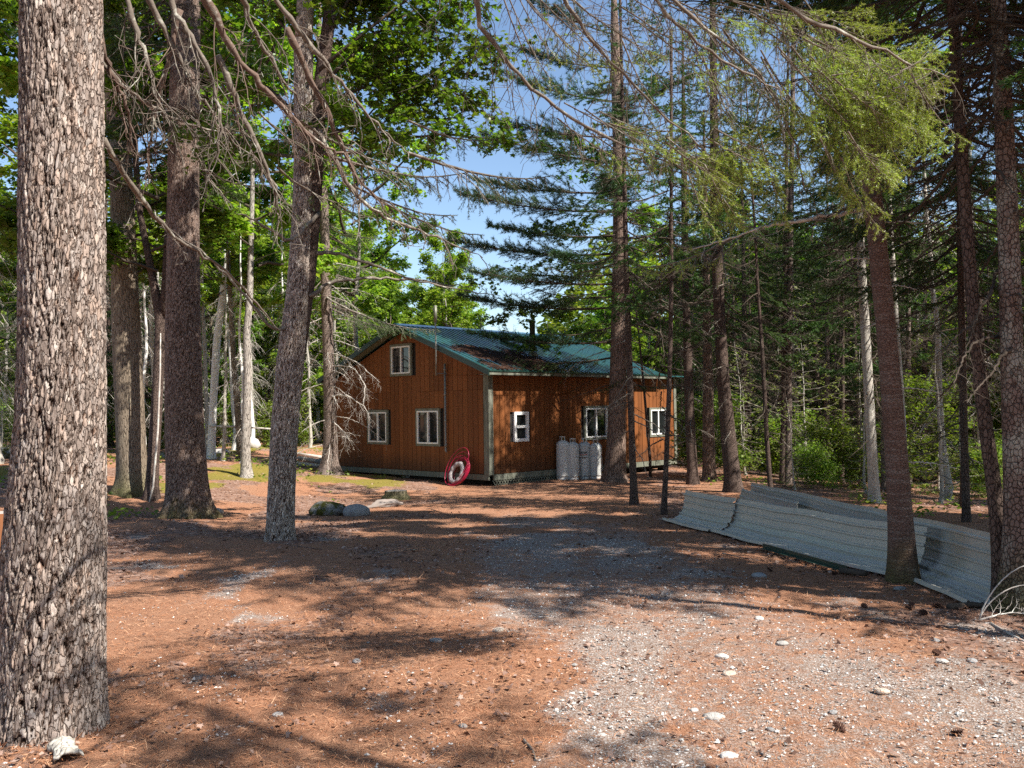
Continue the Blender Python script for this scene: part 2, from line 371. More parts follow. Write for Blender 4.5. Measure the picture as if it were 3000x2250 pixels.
# ------------------------------------------------------------------ needles, twigs, leaves (all vectorised)
def frames(d):
    ref = np.where(np.abs(d[:, 2:3]) < 0.9, np.array([[0, 0, 1.0]]), np.array([[1.0, 0, 0]]))
    a = np.cross(d, ref); a /= np.maximum(np.linalg.norm(a, axis=1, keepdims=True), 1e-9)
    return a, np.cross(a, d)
def add_prisms(g, P0, P1, r0, r1, m=0):
    d = P1 - P0; L = np.linalg.norm(d, axis=1); ok = L > 1e-5
    P0, P1, r0, r1, d = P0[ok], P1[ok], np.broadcast_to(r0, ok.shape)[ok], np.broadcast_to(r1, ok.shape)[ok], d[ok] / L[ok][:, None]
    a, b = frames(d); th = np.array([0, 2.0944, 4.18879])
    o = np.cos(th)[None, :, None] * a[:, None] + np.sin(th)[None, :, None] * b[:, None]
    V = np.concatenate([P0[:, None] + r0[:, None, None] * o, P1[:, None] + r1[:, None, None] * o], 1).reshape(-1, 3)
    base = (np.arange(len(P0)) * 6)[:, None, None]
    F = np.array([[0, 1, 4], [0, 4, 3], [1, 2, 5], [1, 5, 4], [2, 0, 3], [2, 3, 5]])[None]
    g.add(V, (base + F).reshape(-1, 3), m, True)
def add_needles(g, rng, P0, P1, per_m, nl, nw, m=1, spread=0.95, flat=0.45, forward=0.75):
    d = P1 - P0; L = np.linalg.norm(d, axis=1)
    cnt = np.floor(L * per_m + rng.random(len(L))).astype(int)
    idx = np.repeat(np.arange(len(L)), cnt); N = len(idx)
    if N == 0: return
    dn = d / np.maximum(L, 1e-9)[:, None]; a, b = frames(dn)
    t_ = rng.random(N); base = P0[idx] + d[idx] * t_[:, None]
    ph = rng.random(N) * 2 * math.pi
    rv = np.cos(ph)[:, None] * a[idx] + flat * np.sin(ph)[:, None] * b[idx]
    rv /= np.linalg.norm(rv, axis=1, keepdims=True)
    dr = dn[idx] * forward + rv * spread * (0.7 + 0.5 * rng.random(N))[:, None] + np.array([0, 0, 0.12]); dr /= np.linalg.norm(dr, axis=1, keepdims=True)
    l = nl * (0.7 + 0.5 * rng.random(N))
    rnd = rng.normal(size=(N, 3)); sd = np.cross(dr, rnd); sd /= np.maximum(np.linalg.norm(sd, axis=1, keepdims=True), 1e-9)
    w = nw * 0.5
    V = np.stack([base - sd * w, base + sd * w, base + dr * l[:, None]], 1).reshape(-1, 3)
    g.add(V, np.arange(N * 3).reshape(-1, 3), m)
LOBED = np.array([(0, 0), (0.16, 0.10), (0.50, 0.02), (0.36, 0.28), (0.56, 0.52), (0.24, 0.50), (0.14, 0.62), (0, 1.0),
                  (-0.14, 0.62), (-0.24, 0.50), (-0.56, 0.52), (-0.36, 0.28), (-0.50, 0.02), (-0.16, 0.10)])
KITE = np.array([(0, 0), (0.36, 0.45), (0, 1.0), (-0.36, 0.45)])
def add_leaves(g, rng, P, size, m=1, lobed=True, droop=0.35, flatness=1.0, fan=None):
    N = len(P); out = LOBED if lobed else KITE; k = len(out)
    az = rng.random(N) * 2 * math.pi
    dv = np.stack([np.cos(az), np.sin(az), -droop + 0.5 * rng.normal(size=N) * 0.6], -1); dv /= np.linalg.norm(dv, axis=1, keepdims=True)
    up = np.stack([rng.normal(size=N) * 0.55, rng.normal(size=N) * 0.55, np.full(N, flatness)], -1)
    sd = np.cross(dv, up); sd /= np.maximum(np.linalg.norm(sd, axis=1, keepdims=True), 1e-9)
    nn = np.cross(sd, dv)
    s = size * (0.65 + 0.6 * rng.random(N))
    curl = (-0.18 + 0.3 * rng.random(N))
    V = P[:, None] + s[:, None, None] * (out[None, :, 0:1] * sd[:, None] + out[None, :, 1:2] * dv[:, None] + (np.abs(out[None, :, 0:1]) * curl[:, None, None]) * nn[:, None])
    if lobed: F = np.array([(0, 1, 2), (0, 2, 3), (0, 3, 5), (3, 4, 5), (0, 5, 6), (0, 6, 7), (0, 7, 8), (0, 8, 9), (0, 9, 11), (9, 10, 11), (0, 11, 12), (0, 12, 13)])
    else: F = np.array([(0, 1, 2), (0, 2, 3)])
    g.add(V.reshape(-1, 3), (np.arange(N)[:, None, None] * k + F[None]).reshape(-1, 3), m)

def spray(rng, L, sec_gap=0.1, sec_len=0.42, ter_gap=0.08, ter_len=0.38, droop=0.25, tip_up=0.2, sec_drop=0.15, bare=0.2):
    """one flat conifer branch along +x: axis points, and segments P0,P1,r0,r1,live"""
    n = max(6, int(L / 0.12)); t_ = np.linspace(0, 1, n)
    jy = np.cumsum(rng.normal(size=n)) * 0.012 * L
    ax = np.stack([t_ * L, jy, (-droop * t_ + (droop * 0.4 + tip_up) * t_ ** 2.6) * L], -1)
    S0, S1, R0, R1, LV = [ax[:-1]], [ax[1:]], [0.010 * L * (1 - t_[:-1]) ** 0.8 + 0.0025], [0.010 * L * (1 - t_[1:]) ** 0.8 + 0.0022], [t_[1:] > 0.8]
    k = max(4, int(L / sec_gap)); ts = np.sort(0.06 + 0.94 * (np.arange(k) + rng.random(k)) / k)
    side = np.where(np.arange(k) % 2 == 0, 1.0, -1.0)
    Pk = np.stack([np.interp(ts, t_, ax[:, c]) for c in range(3)], -1)
    lk = L * sec_len * (1.04 - ts) ** 0.75 * np.clip(ts / 0.22, 0.45, 1) * (0.65 + 0.5 * rng.random(k))
    an = np.radians(46 + 16 * rng.normal(size=k) * 0.7)
    dk = np.stack([np.cos(an), side * np.sin(an), -sec_drop + 0.16 * rng.normal(size=k)], -1)
    prev = Pk; nseg = 3
    live_k = ts > bare * (0.6 + 0.8 * rng.random(k))
    pts = [Pk]
    for q in range(nseg):
        dq = dk + np.array([0.12, 0, -sec_drop * 0.9])[None] * q + 0.08 * rng.normal(size=(k, 3)); dq /= np.linalg.norm(dq, axis=1, keepdims=True)
        nxt = prev + dq * (lk / nseg)[:, None]
        S0.append(prev); S1.append(nxt)
        rr = 0.0035 * np.sqrt(L) * (1 - q / nseg) + 0.0012; R0.append(np.full(k, rr)); R1.append(np.full(k, rr * 0.7)); LV.append(live_k & ((q > 0) | (ts > 0.4)))
        prev = nxt; pts.append(nxt)
    pts = np.array(pts)                                   # (nseg+1, k, 3)
    nt = np.maximum(2, (lk / ter_gap).astype(int)); ik = np.repeat(np.arange(k), nt); N = len(ik)
    u = 0.15 + 0.85 * rng.random(N); f = u * nseg; q = np.minimum(f.astype(int), nseg - 1); fr = (f - q)[:, None]
    B = pts[q, ik] * (1 - fr) + pts[q + 1, ik] * fr
    dd_ = pts[q + 1, ik] - pts[q, ik]; dd_ /= np.maximum(np.linalg.norm(dd_, axis=1, keepdims=True), 1e-9)
    sg = np.where(rng.random(N) < 0.5, 1.0, -1.0)[:, None]
    lat = np.stack([-dd_[:, 1], dd_[:, 0], np.zeros(N)], -1)
    dt = dd_ * 0.8 + lat * sg * 0.75 + np.stack([np.zeros(N), np.zeros(N), -sec_drop * 0.8 + 0.2 * rng.normal(size=N)], -1); dt /= np.linalg.norm(dt, axis=1, keepdims=True)
    lt = lk[ik] * ter_len * (1.05 - u) ** 0.6 * (0.5 + 0.7 * rng.random(N))
    S0.append(B); S1.append(B + dt * lt[:, None]); R0.append(np.full(N, 0.0018)); R1.append(np.full(N, 0.0008)); LV.append(live_k[ik] & (rng.random(N) < 0.93))
    return [np.concatenate(z) for z in (S0, S1, R0, R1)] + [np.concatenate(LV)]
def turn(P, az, el, roll=0.0):
    """local +x branch space to azimuth az, elevation el"""
    ca, sa, ce, se, cr, sr = math.cos(az), math.sin(az), math.cos(el), math.sin(el), math.cos(roll), math.sin(roll)
    Rx = np.array([[1, 0, 0], [0, cr, -sr], [0, sr, cr]])
    Ry = np.array([[ce, 0, -se], [0, 1, 0], [se, 0, ce]]); Rz = np.array([[ca, -sa, 0], [sa, ca, 0], [0, 0, 1]])
    return P @ (Rz @ Ry @ Rx).T

def spruce_crown(name, seed, H, R, n, mats, per_m=150, nl=0.055, nw=0.016, low_dead=0.25, shape=0.8, top_el=0.5, low_el=-0.25, gap=0.085, az_list=None, twig_min=0.0030):
    rng = np.random.default_rng(seed); g = Geo()
    N0, N1, W0, W1, Wa, Wb = [], [], [], [], [], []
    for k in range(n):
        f = (k + rng.random()) / n                         # 0 bottom .. 1 top
        z = H * f; L = max(0.35, R * (1 - f) ** shape * (0.6 + 0.55 * rng.random()) * min(1, 0.55 + 2.2 * f))
        az = k * 2.39996 + rng.normal() * 0.4; el = low_el + (top_el - low_el) * f ** 1.3 + rng.normal() * 0.09
        s0, s1, r0, r1, lv = spray(rng, L, gap, 0.42, 0.07, 0.42, droop=0.22 + 0.1 * rng.random(), tip_up=0.2, sec_drop=0.2, bare=0.16 + 0.3 * (1 - f))
        off = np.array([0, 0, z])
        s0 = turn(s0, az, el) + off; s1 = turn(s1, az, el) + off
        if rng.random() < (low_dead * 2.0 * max(0, 1 - f * 2.6)): lv = lv & False
        keep = r0 > twig_min * (0.5 if not lv.any() else 1.0)
        W0.append(s0[keep]); W1.append(s1[keep]); Wa.append(r0[keep]); Wb.append(r1[keep])
        N0.append(s0[lv]); N1.append(s1[lv])
    add_prisms(g, np.concatenate(W0), np.concatenate(W1), np.maximum(np.concatenate(Wa), 0.003), np.maximum(np.concatenate(Wb), 0.0022), 0)
    add_needles(g, rng, np.concatenate(N0), np.concatenate(N1), per_m, nl, nw, 1)
    return g.mesh(name, mats)
def pine_plates(g, rng, P0, az, el, L, tufts=70, nl=0.12, nw=0.013, per=24):
    """white-pine branch: limb with upswept side shoots, each ending in brushes of long needles"""
    n = 10; t_ = np.linspace(0, 1, n)
    ax = np.stack([t_ * L, np.cumsum(rng.normal(size=n)) * 0.03 * L / 3, (-0.10 * t_ + 0.16 * t_ ** 2) * L], -1)
    g.tube(turn(ax, az, el) + P0, 0.022 * L / 3 * (1 - t_) + 0.006, 5, 0)
    ts = 0.22 + 0.78 * rng.random(tufts) ** 0.85
    B = np.stack([np.interp(ts, t_, ax[:, c]) for c in range(3)], -1)
    sgn = np.where(rng.random(tufts) < 0.5, 1, -1)
    l = L * 0.30 * (1.15 - ts) * (0.4 + 0.8 * rng.random(tufts))
    an = np.radians(50 + 18 * rng.normal(size=tufts))
    d = np.stack([np.cos(an), sgn * np.sin(an), 0.10 + 0.18 * rng.normal(size=tufts)], -1)
    E = B + d * l[:, None]
    Bw, Ew = turn(B, az, el) + P0, turn(E, az, el) + P0
    add_prisms(g, Bw, Ew, np.full(tufts, 0.006), np.full(tufts, 0.003), 0)
    mid = Bw + (Ew - Bw) * 0.45
    add_needles(g, rng, mid, Ew, per / 0.3, nl, nw, 1, 0.9, 1.0, 0.8)
    side = mid + (Ew - mid) * rng.random((tufts, 1)) ; e2 = side + turn(np.stack([d[:, 0] * .6, -d[:, 1] * .8, d[:, 2] + .1], -1), az, el) * 0.22
    add_prisms(g, side, e2, np.full(tufts, 0.004), np.full(tufts, 0.002), 0)
    add_needles(g, rng, side, e2, per / 0.3, nl, nw, 1, 0.9, 1.0, 0.8)
def leafy_crown(name, seed, H, R, mats, n_limb=16, leaf=0.11, per_twig=13, lobed=False, open_=0.0, low=0.0, twigs=7, sub=7):
    rng = np.random.default_rng(seed); g = Geo(); LP = []
    W = [[], [], [], []]
    for k in range(n_limb):
        f = (k + rng.random()) / n_limb
        z = H * (low + (1 - low) * f) * 0.93; az = k * 2.39996 + rng.normal() * 0.5
        L = R * (0.55 + 0.55 * rng.random()) * math.sqrt(max(0.08, 1 - (1.9 * f - 0.8) ** 2 * 0.72))
        el = 0.15 + 0.75 * f + rng.normal() * 0.15
        n = 7; t_ = np.linspace(0, 1, n)
        ax = np.stack([t_ * L, np.cumsum(rng.normal(size=n)) * 0.05 * L, 0.12 * L * t_ ** 2 + np.cumsum(rng.normal(size=n)) * 0.03 * L], -1)
        ax = turn(ax, az, el) + np.array([0, 0, z * 0.9])
        g.tube(ax, 0.018 * L * (1 - t_) + 0.006, 4, 0, caps=False)
        for s in range(sub):
            ts = 0.25 + 0.75 * (s + rng.random()) / sub
            b = np.array([np.interp(ts, t_, ax[:, c]) for c in range(3)])
            d = turn(np.array([[1, 0, 0.0]]), az + (1 if s % 2 else -1) * (0.5 + 0.5 * rng.random()), el * 0.5 + 0.3 * rng.normal())[0]
            l = L * 0.42 * (1.2 - ts) * (0.6 + 0.7 * rng.random())
            e = b + d * l
            W[0].append(b); W[1].append(e); W[2].append(0.008); W[3].append(0.004)
            for q in range(twigs):
                u = 0.2 + 0.8 * (q + rng.random()) / twigs
                p = b + (e - b) * u; dq = d + rng.normal(size=3) * np.array([0.7, 0.7, 0.4]); dq /= np.linalg.norm(dq)
                lt = 0.28 + 0.35 * rng.random(); pe = p + dq * lt
                W[0].append(p); W[1].append(pe); W[2].append(0.0035); W[3].append(0.0018)
                if rng.random() < open_: continue
                c = int(per_twig * (0.6 + 0.8 * rng.random()))
                LP.append(p + (pe - p) * (0.15 + 0.95 * rng.random((c, 1))) + rng.normal(size=(c, 3)) * np.array([0.08, 0.08, 0.05]))
    add_prisms(g, np.array(W[0]), np.array(W[1]), np.array(W[2]), np.array(W[3]), 0)
    add_leaves(g, rng, np.concatenate(LP), leaf, 1, lobed)
    return g.mesh(name, mats)
def stem_mesh(name, seed, H, r, mat, n=9, bend=0.02, flare=1.5, k=14):
    rng = np.random.default_rng(seed); g = Geo(); z = np.concatenate([[-0.3, 0, 0.12, 0.35], np.linspace(0.8, H, k)])
    w = np.cumsum(rng.normal(size=(len(z), 2)), axis=0) * bend * H / len(z)
    rr = r * np.maximum(0.06, 1 - z / H * 0.96) * (1 + (flare - 1) * np.exp(-np.maximum(z, 0) / 0.18))
    g.tube(np.stack([w[:, 0] - w[1, 0], w[:, 1] - w[1, 1], z], -1), rr, n, 0)
    return g.mesh(name, mat)

# --- shared crowns and stems (every far tree copies one of each)
tw, twp = M['twig_dark'], M['twig']
SPRUCE = [spruce_crown('crown', 11, 12.0, 2.8, 112, [tw, M['needle']]), spruce_crown('crown', 12, 10.0, 2.4, 100, [tw, M['needle']], low_dead=0.4),
          spruce_crown('crown', 13, 13.0, 3.1, 118, [tw, M['needle']], low_dead=0.45), spruce_crown('crown', 14, 9.0, 2.5, 90, [tw, M['needle']], shape=0.95)]
SMALLFIR = [spruce_crown('crown', 21, 2.4, 0.95, 46, [twp, M['needle_bright']], 100, 0.035, 0.009, 0.0, 0.9, 0.6, -0.05, 0.075),
            spruce_crown('crown', 22, 3.6, 1.2, 52, [twp, M['needle_bright']], 90, 0.037, 0.009, 0.0, 0.9, 0.6, -0.1, 0.085)]
LEAFY = [leafy_crown('crown', 31, 10.0, 3.4, [tw, M['leaf_light']], 19, 0.155, 25), leafy_crown('crown', 32, 9.0, 3.0, [tw, M['leaf']], 18, 0.155, 25),
         leafy_crown('crown', 33, 11.0, 2.8, [tw, M['leaf_light']], 19, 0.15, 24), leafy_crown('crown', 34, 8.0, 3.2, [tw, M['leaf']], 17, 0.155, 26)]
BUSH = [leafy_crown('foliage', 41, 1.5, 0.9, [twp, M['shrub']], 12, 0.085, 16, False, 0, 0.05, 5, 5), leafy_crown('foliage', 42, 2.4, 1.2, [twp, M['shrub']], 14, 0.095, 16, False, 0, 0.05, 5, 6)]
STEM_S = [stem_mesh('trunk', 51 + k, 15.0, 0.13, M['bark_dark']) for k in range(2)] + [stem_mesh('trunk', 53, 15.0, 0.12, M['bark_spruce'])]
STEM_P = [stem_mesh('trunk', 55, 14.0, 0.10, M['bark_pale'], bend=0.05), stem_mesh('trunk', 56, 14.0, 0.10, M['bark_birch'], bend=0.07)]
STEM_L = [stem_mesh('trunk', 57, 12.0, 0.13, M['bark_grey'], bend=0.08), stem_mesh('trunk', 58, 12.0, 0.11, M['bark_moss'], bend=0.08)]
def dead_twigs(name, seed, z0, z1, n, L, mat, sag=0.3, sub=8, sub_len=0.35, r=0.012):
    rng = np.random.default_rng(seed); g = Geo()
    for k in range(n):
        z = z0 + (z1 - z0) * (k + rng.random()) / n; az = rng.random() * 6.283
        limb(g, rng, np.array([0, 0, z]), az, -0.15 + 0.3 * rng.normal() * 0.6, L * (0.4 + 0.8 * rng.random()), r, sag, sub, sub_len)
    return g.mesh(name, mat)
def limb(g, rng, P0, az, el, L, r, sag=0.3, sub=8, sub_len=0.35, m=0, n=8, wob=0.05):
    t_ = np.linspace(0, 1, n)
    ax = np.stack([t_ * L, np.cumsum(rng.normal(size=n)) * wob * L / 3, -sag * L * t_ ** 1.7 + np.cumsum(rng.normal(size=n)) * wob * L / 4], -1)
    ax[0] = 0
    limb_path(g, rng, turn(ax, az, el) + P0, r, sub, sub_len * L, m)
def limb_path(g, rng, P, r, sub, sub_len, m=0, hang=0.5, sides=5, twig_r=0.0032):
    """dead limb along points P with knobbly hanging side twigs"""
    P = np.asarray(P, float); n = len(P)
    if n < 9:
        u0 = np.linspace(0, 1, n); u1 = np.linspace(0, 1, n * 5); ker = np.array([.15, .2, .3, .2, .15])
        Q = np.stack([np.convolve(np.pad(np.interp(u1, u0, P[:, c]), 2, mode='edge'), ker, 'valid') for c in range(3)], -1)
        Q[1:-1] += rng.normal(size=(len(Q) - 2, 3)) * max(r * 0.45, 0.004); Q[0] = P[0]; P = Q; n = len(P)
    t_ = np.linspace(0, 1, n)
    g.tube(P, (r * (1 - t_) ** 0.8 + max(0.0025, r * 0.12)) * (1 + 0.14 * rng.normal(size=n)).clip(0.75, 1.35), sides, m)
    ax = P[-1] - P[0]; ax = ax / max(np.linalg.norm(ax), 1e-6)
    lat = np.cross(ax, [0, 0, 1.0]); lat /= max(np.linalg.norm(lat), 1e-6)
    for s in range(sub):
        u = 0.15 + 0.83 * (s + rng.random()) / sub
        b = np.array([np.interp(u, t_, P[:, c]) for c in range(3)])
        sg = 1 if s % 2 else -1
        d = ax * (0.45 + 0.4 * rng.random()) + lat * sg * (0.35 + 0.6 * rng.random()) - np.array([0, 0, hang * (0.2 + rng.random())])
        d /= np.linalg.norm(d); l = sub_len * (0.35 + 0.75 * rng.random()) * (1.15 - 0.6 * u)
        k = 6; pts = [b]; dcur = d.copy()
        for q in range(k):
            dcur = dcur + rng.normal(size=3) * 0.2 + np.array([0, 0, -0.10 * hang * 2]); dcur /= np.linalg.norm(dcur); pts.append(pts[-1] + dcur * l / k)
        pts = np.array(pts); g.tube(pts, np.linspace(twig_r, twig_r * 0.45, k + 1), 3, m, caps=False)
        W0, W1 = [], []
        for q in range(int(3 + l * 11)):
            i0 = rng.integers(1, k); p = pts[i0] + (pts[i0 + 1 if i0 < k else i0] - pts[i0]) * rng.random()
            dd2 = dcur * 0.5 + rng.normal(size=3) * 0.6; dd2 /= np.linalg.norm(dd2)
            e = p + dd2 * l * 0.3 * (0.3 + rng.random()); W0.append(p); W1.append(e)
            if rng.random() < 0.6:
                e2 = e + (dd2 + rng.normal(size=3) * 0.6) * l * 0.10; W0.append(e); W1.append(e2)
        add_prisms(g, np.array(W0), np.array(W1), np.full(len(W0), twig_r * 0.5), np.full(len(W0), twig_r * 0.3), m)
DEADT = [dead_twigs('dead_branches', 61, 1.2, 6.0, 26, 1.5, M['twig'], 0.25), dead_twigs('dead_branches', 62, 1.0, 5.0, 22, 1.2, M['twig_dark'], 0.3),
         dead_twigs('dead_branches', 63, 0.8, 7.0, 40, 1.1, M['twig_pale'], 0.45, 10, 0.4)]
for me in DEADT: pass
# ------------------------------------------------------------------ cabin
t = NT('orange_stained_plywood'); v = t.coord((26, 26, 1.6)); orn = t.n('ObjectInfo').outputs['Random']
gr = t.noise(v, 1.0, 5, 0.65, 0.6); st = t.noise(t.coord((1.1, 1.1, 0.7)), 1.3, 4)
zz = t.n('SeparateXYZ', {'Vector': t.coord()}).outputs[2]
c = t.mix(gr, (0.105, 0.033, 0.0085), (0.205, 0.066, 0.0165))
c = t.mix(t.math('MULTIPLY', st, 0.35), c, (0.31, 0.115, 0.035))
c = t.mix(t.ramp(t.math('ADD', zz, t.math('MULTIPLY', st, 0.5)), [(0.2, (0.75, 0.75, 0.75)), (0.62, (0, 0, 0))]), c, (0.085, 0.035, 0.015))
c = t.n('HueSaturation', {'Color': c, 'Value': t.math('ADD', 0.78, t.math('MULTIPLY', orn, 0.42))}).outputs[0]
M['siding'] = t.done(t.pbr(c, 0.72, normal=t.bump(gr, 0.35, 0.004), spec=0.25))
t = NT('grey_green_weathered_trim'); v = t.coord((18, 18, 3)); n = t.noise(v, 1.0, 5, 0.7)
M['trim'] = t.done(t.pbr(t.ramp(n, [(0.25, (0.085, 0.09, 0.068)), (0.5, (0.15, 0.155, 0.12)), (0.78, (0.27, 0.27, 0.22))]), 0.85, normal=t.bump(n, 0.4, 0.004), spec=0.15))
t = NT('white_window_vinyl'); n = t.noise(t.coord((8, 8, 8)), 1.0, 4)
M['vinyl'] = t.done(t.pbr(t.mix(n, (0.70, 0.69, 0.66), (0.82, 0.81, 0.79)), 0.4, spec=0.4))
t = NT('window_glass'); n = t.noise(t.coord((1.5, 1.5, 1.5)), 1.0, 2)
M['glass'] = t.done(t.pbr((0.012, 0.014, 0.014), 0.03, normal=t.bump(n, 0.04, 0.05), spec=0.6))
t = NT('teal_green_ribbed_roofing'); n = t.noise(t.coord((3, 3, 3)), 1.2, 5); n2 = t.noise(t.coord((20, 20, 20)), 1.0, 3)
M['roofing'] = t.done(t.pbr(t.mix(n, (0.020, 0.080, 0.088), (0.032, 0.115, 0.12)), t.math('ADD', 0.14, t.math('MULTIPLY', n2, 0.12)), 0.0, spec=0.9, **{'Coat Weight': 1.0, 'Coat Roughness': 0.06, 'Coat IOR': 1.6}))
M['roof_trim'] = NT('dark_green_metal_trim'); M['roof_trim'] = M['roof_trim'].done(M['roof_trim'].pbr((0.010, 0.038, 0.028), 0.4, spec=0.5))
t = NT('brown_needle_thatch'); n = t.noise(t.coord((30, 30, 30)), 1.0, 4, 0.7)
M['thatch'] = t.done(t.pbr(t.ramp(n, [(0.3, (0.03, 0.015, 0.010)), (0.5, (0.065, 0.033, 0.023)), (0.75, (0.14, 0.08, 0.055))]), 0.95, spec=0.1))
t = NT('dull_grey_conduit'); n = t.noise(t.coord((30, 30, 4)), 1.0, 3)
M['conduit'] = t.done(t.pbr(t.mix(n, (0.16, 0.165, 0.15), (0.24, 0.245, 0.23)), 0.55, 0.1, spec=0.4))
t = NT('sooty_stove_pipe'); n = t.noise(t.coord((20, 20, 5)), 1.0, 4)
M['stovepipe'] = t.done(t.pbr(t.mix(n, (0.10, 0.10, 0.075), (0.22, 0.22, 0.17)), 0.5, 0.4, spec=0.4))
t = NT('dark_underfloor'); M['dark'] = t.done(t.pbr((0.03, 0.026, 0.022), 0.95))

LEN, WID, ZB, EAVE, SL = 8.8, 7.3, -0.165, 2.56, 0.38
corner = CAM + ray(1434, 1396) * 24.4
cab = thing('cabin', 'orange stained wooden cabin with teal metal roof at the end of the drive', 'cabin', (corner[0], corner[1], 0), R_(45.5))
MAINL = 7.75
def roof_under(y): return EAVE + SL * (min(y, WID - y))
# siding boards: each its own mesh, mitred to the roof line, cut round the window openings
wall_g = obj('wall', None, cab); wall_r = obj('wall', None, cab)
core = Geo(); core.box(0.06, LEN - 0.06, 0.06, WID - 0.06, ZB - 0.06, EAVE - 0.05, 0)
core.prism([(0.06, 0.2, EAVE - 0.06), (0.06, WID / 2, roof_under(WID / 2) - 0.12), (0.06, WID - 0.2, EAVE - 0.06)], (MAINL - 0.4, 0, 0), 0)
obj('wall_core', core.mesh('wall_core', M['dark']), cab)
WG = [(4.387, 5.436, 0.56, 1.62), (1.986, 3.067, 0.55, 1.64), (3.226, 4.253, 2.62, 3.58)]       # gable windows: y0 y1 z0 z1
WR = [(0.961, 1.54, 0.68, 1.51, 'small'), (3.98, 5.14, 0.62, 1.65, 'big'), (7.29, 8.29, 0.61, 1.57, 'big')]  # long wall: x0 x1 z0 z1
def spans(a, b, lo, hi, wins):
    cuts = [(w[2], w[3]) for w in wins if w[0] < b - 0.01 and w[1] > a + 0.01]
    out = []; z = lo
    for c0, c1 in sorted(cuts):
        if c0 > z: out.append((z, c0))
        z = c1
    out.append((z, hi)); return out
rng = np.random.default_rng(5)
bw = 0.2027; y = 0.02
while y < WID - 0.03:
    y1 = min(y + bw - 0.015, WID - 0.02)
    for zi, (a, b) in enumerate(spans(y, y1, ZB, 99, WG)):
        g = Geo(); top = b > 50; jit = 0.004 * rng.random()
        if top:
            za, zb = roof_under(y) - 0.01, roof_under(y1) - 0.01
            pts = [(0.0, y, a), (0.0, y1, a), (0.0, y1, zb)] + ([(0.0, WID / 2, roof_under(WID / 2) - 0.01)] if y < WID / 2 < y1 else []) + [(0.0, y, za)]
        else: pts = [(0.0, y, a), (0.0, y1, a), (0.0, y1, b), (0.0, y, b)]
        # plywood sheets break at the floor line: the upper board stands proud by a few mm
        if top and a < 2.0 and not (3.2 < y < 4.26):
            zc = 2.13
            lo = [(0.0, y, a), (0.0, y1, a), (0.0, y1, zc), (0.0, y, zc)]
            g.prism([(q[0] - 0.0 + jit, q[1], q[2]) for q in lo], (0.03, 0, 0)); obj('siding_board', g.mesh('siding_board', M['siding']), wall_g)
            g = Geo(); pts = [(q[0] - 0.009, q[1], q[2] if k >= 2 else zc + 0.006) for k, q in enumerate(pts)]
        g.prism([(q[0] + jit, q[1], q[2]) for q in pts], (0.032, 0, 0)); obj('siding_board', g.mesh('siding_board', M['siding']), wall_g)
    y += bw
x = 0.02
while x < LEN - 0.03:
    x1 = min(x + bw - 0.015, LEN - 0.02)
    for a, b in spans(x, x1, ZB, EAVE - 0.05, WR):
        g = Geo(); jit = 0.004 * rng.random(); g.box(x, x1, jit, 0.03 + jit, a, b); obj('siding_board', g.mesh('siding_board', M['siding']), wall_r)
    x += bw
for (nm, bx) in (('corner_board', (-0.028, -0.002, -0.03, 0.17)), ('corner_board', (-0.001, 0.15, -0.030, -0.004)), ('corner_board', (-0.028, -0.002, WID - 0.13, WID + 0.02)), ('corner_board', (LEN - 0.12, LEN + 0.02, -0.028, -0.002))):
    g = Geo(); g.box(bx[0], bx[1], bx[2], bx[3], ZB - 0.02, EAVE + (0.02 if bx[3] < 1 else -0.1)); obj(nm, g.mesh(nm, M['trim']), cab)
for bx in ((-0.02, 0.04, 0.02, WID, ZB - 0.16, ZB - 0.012), (0.16, LEN, -0.02, 0.04, ZB - 0.17, ZB - 0.012)):
    g = Geo(); g.box(*bx); obj('skirt_board', g.mesh('skirt_board', M['trim']), cab)
g = Geo(); g.box(0.3, LEN - 0.3, 0.3, WID - 0.3, ZB - 0.3, ZB - 0.2)
for px_ in (0.4, 2.5, 4.8, 7.0, 8.5):
    for py_ in (0.4, 2.4, 4.8, 6.9): g.box(px_ - 0.1, px_ + 0.1, py_ - 0.1, py_ + 0.1, -1.3, ZB - 0.2)
obj('foundation_post', g.mesh('foundation_post', M['dark']), cab)
# lattice along the right-hand wall, every slat a mesh
sh = Geo(); sh.prism([(0, 0, 0), (0.022, 0, 0), (0.022, 0, 0.02), (0, 0, 0.02)], (0, 0.006, 0)); 
lat = obj('lattice', None, cab)
for k in range(34):
    x0 = 0.10 + k * 0.105
    for s, yo in ((1, -0.012), (-1, -0.004)):
        g = Geo(); zt, zb = ZB - 0.17, ZB - 0.17 - 0.30; dx = 0.22 * s
        a = x0 + (0 if s > 0 else 0.22)
        g.prism([(a, yo, zt), (a + 0.034, yo, zt), (a + 0.034 + dx, yo, zb), (a + dx, yo, zb)], (0, 0.007, 0)); obj('lattice_slat', g.mesh('lattice_slat', M['trim']), lat)
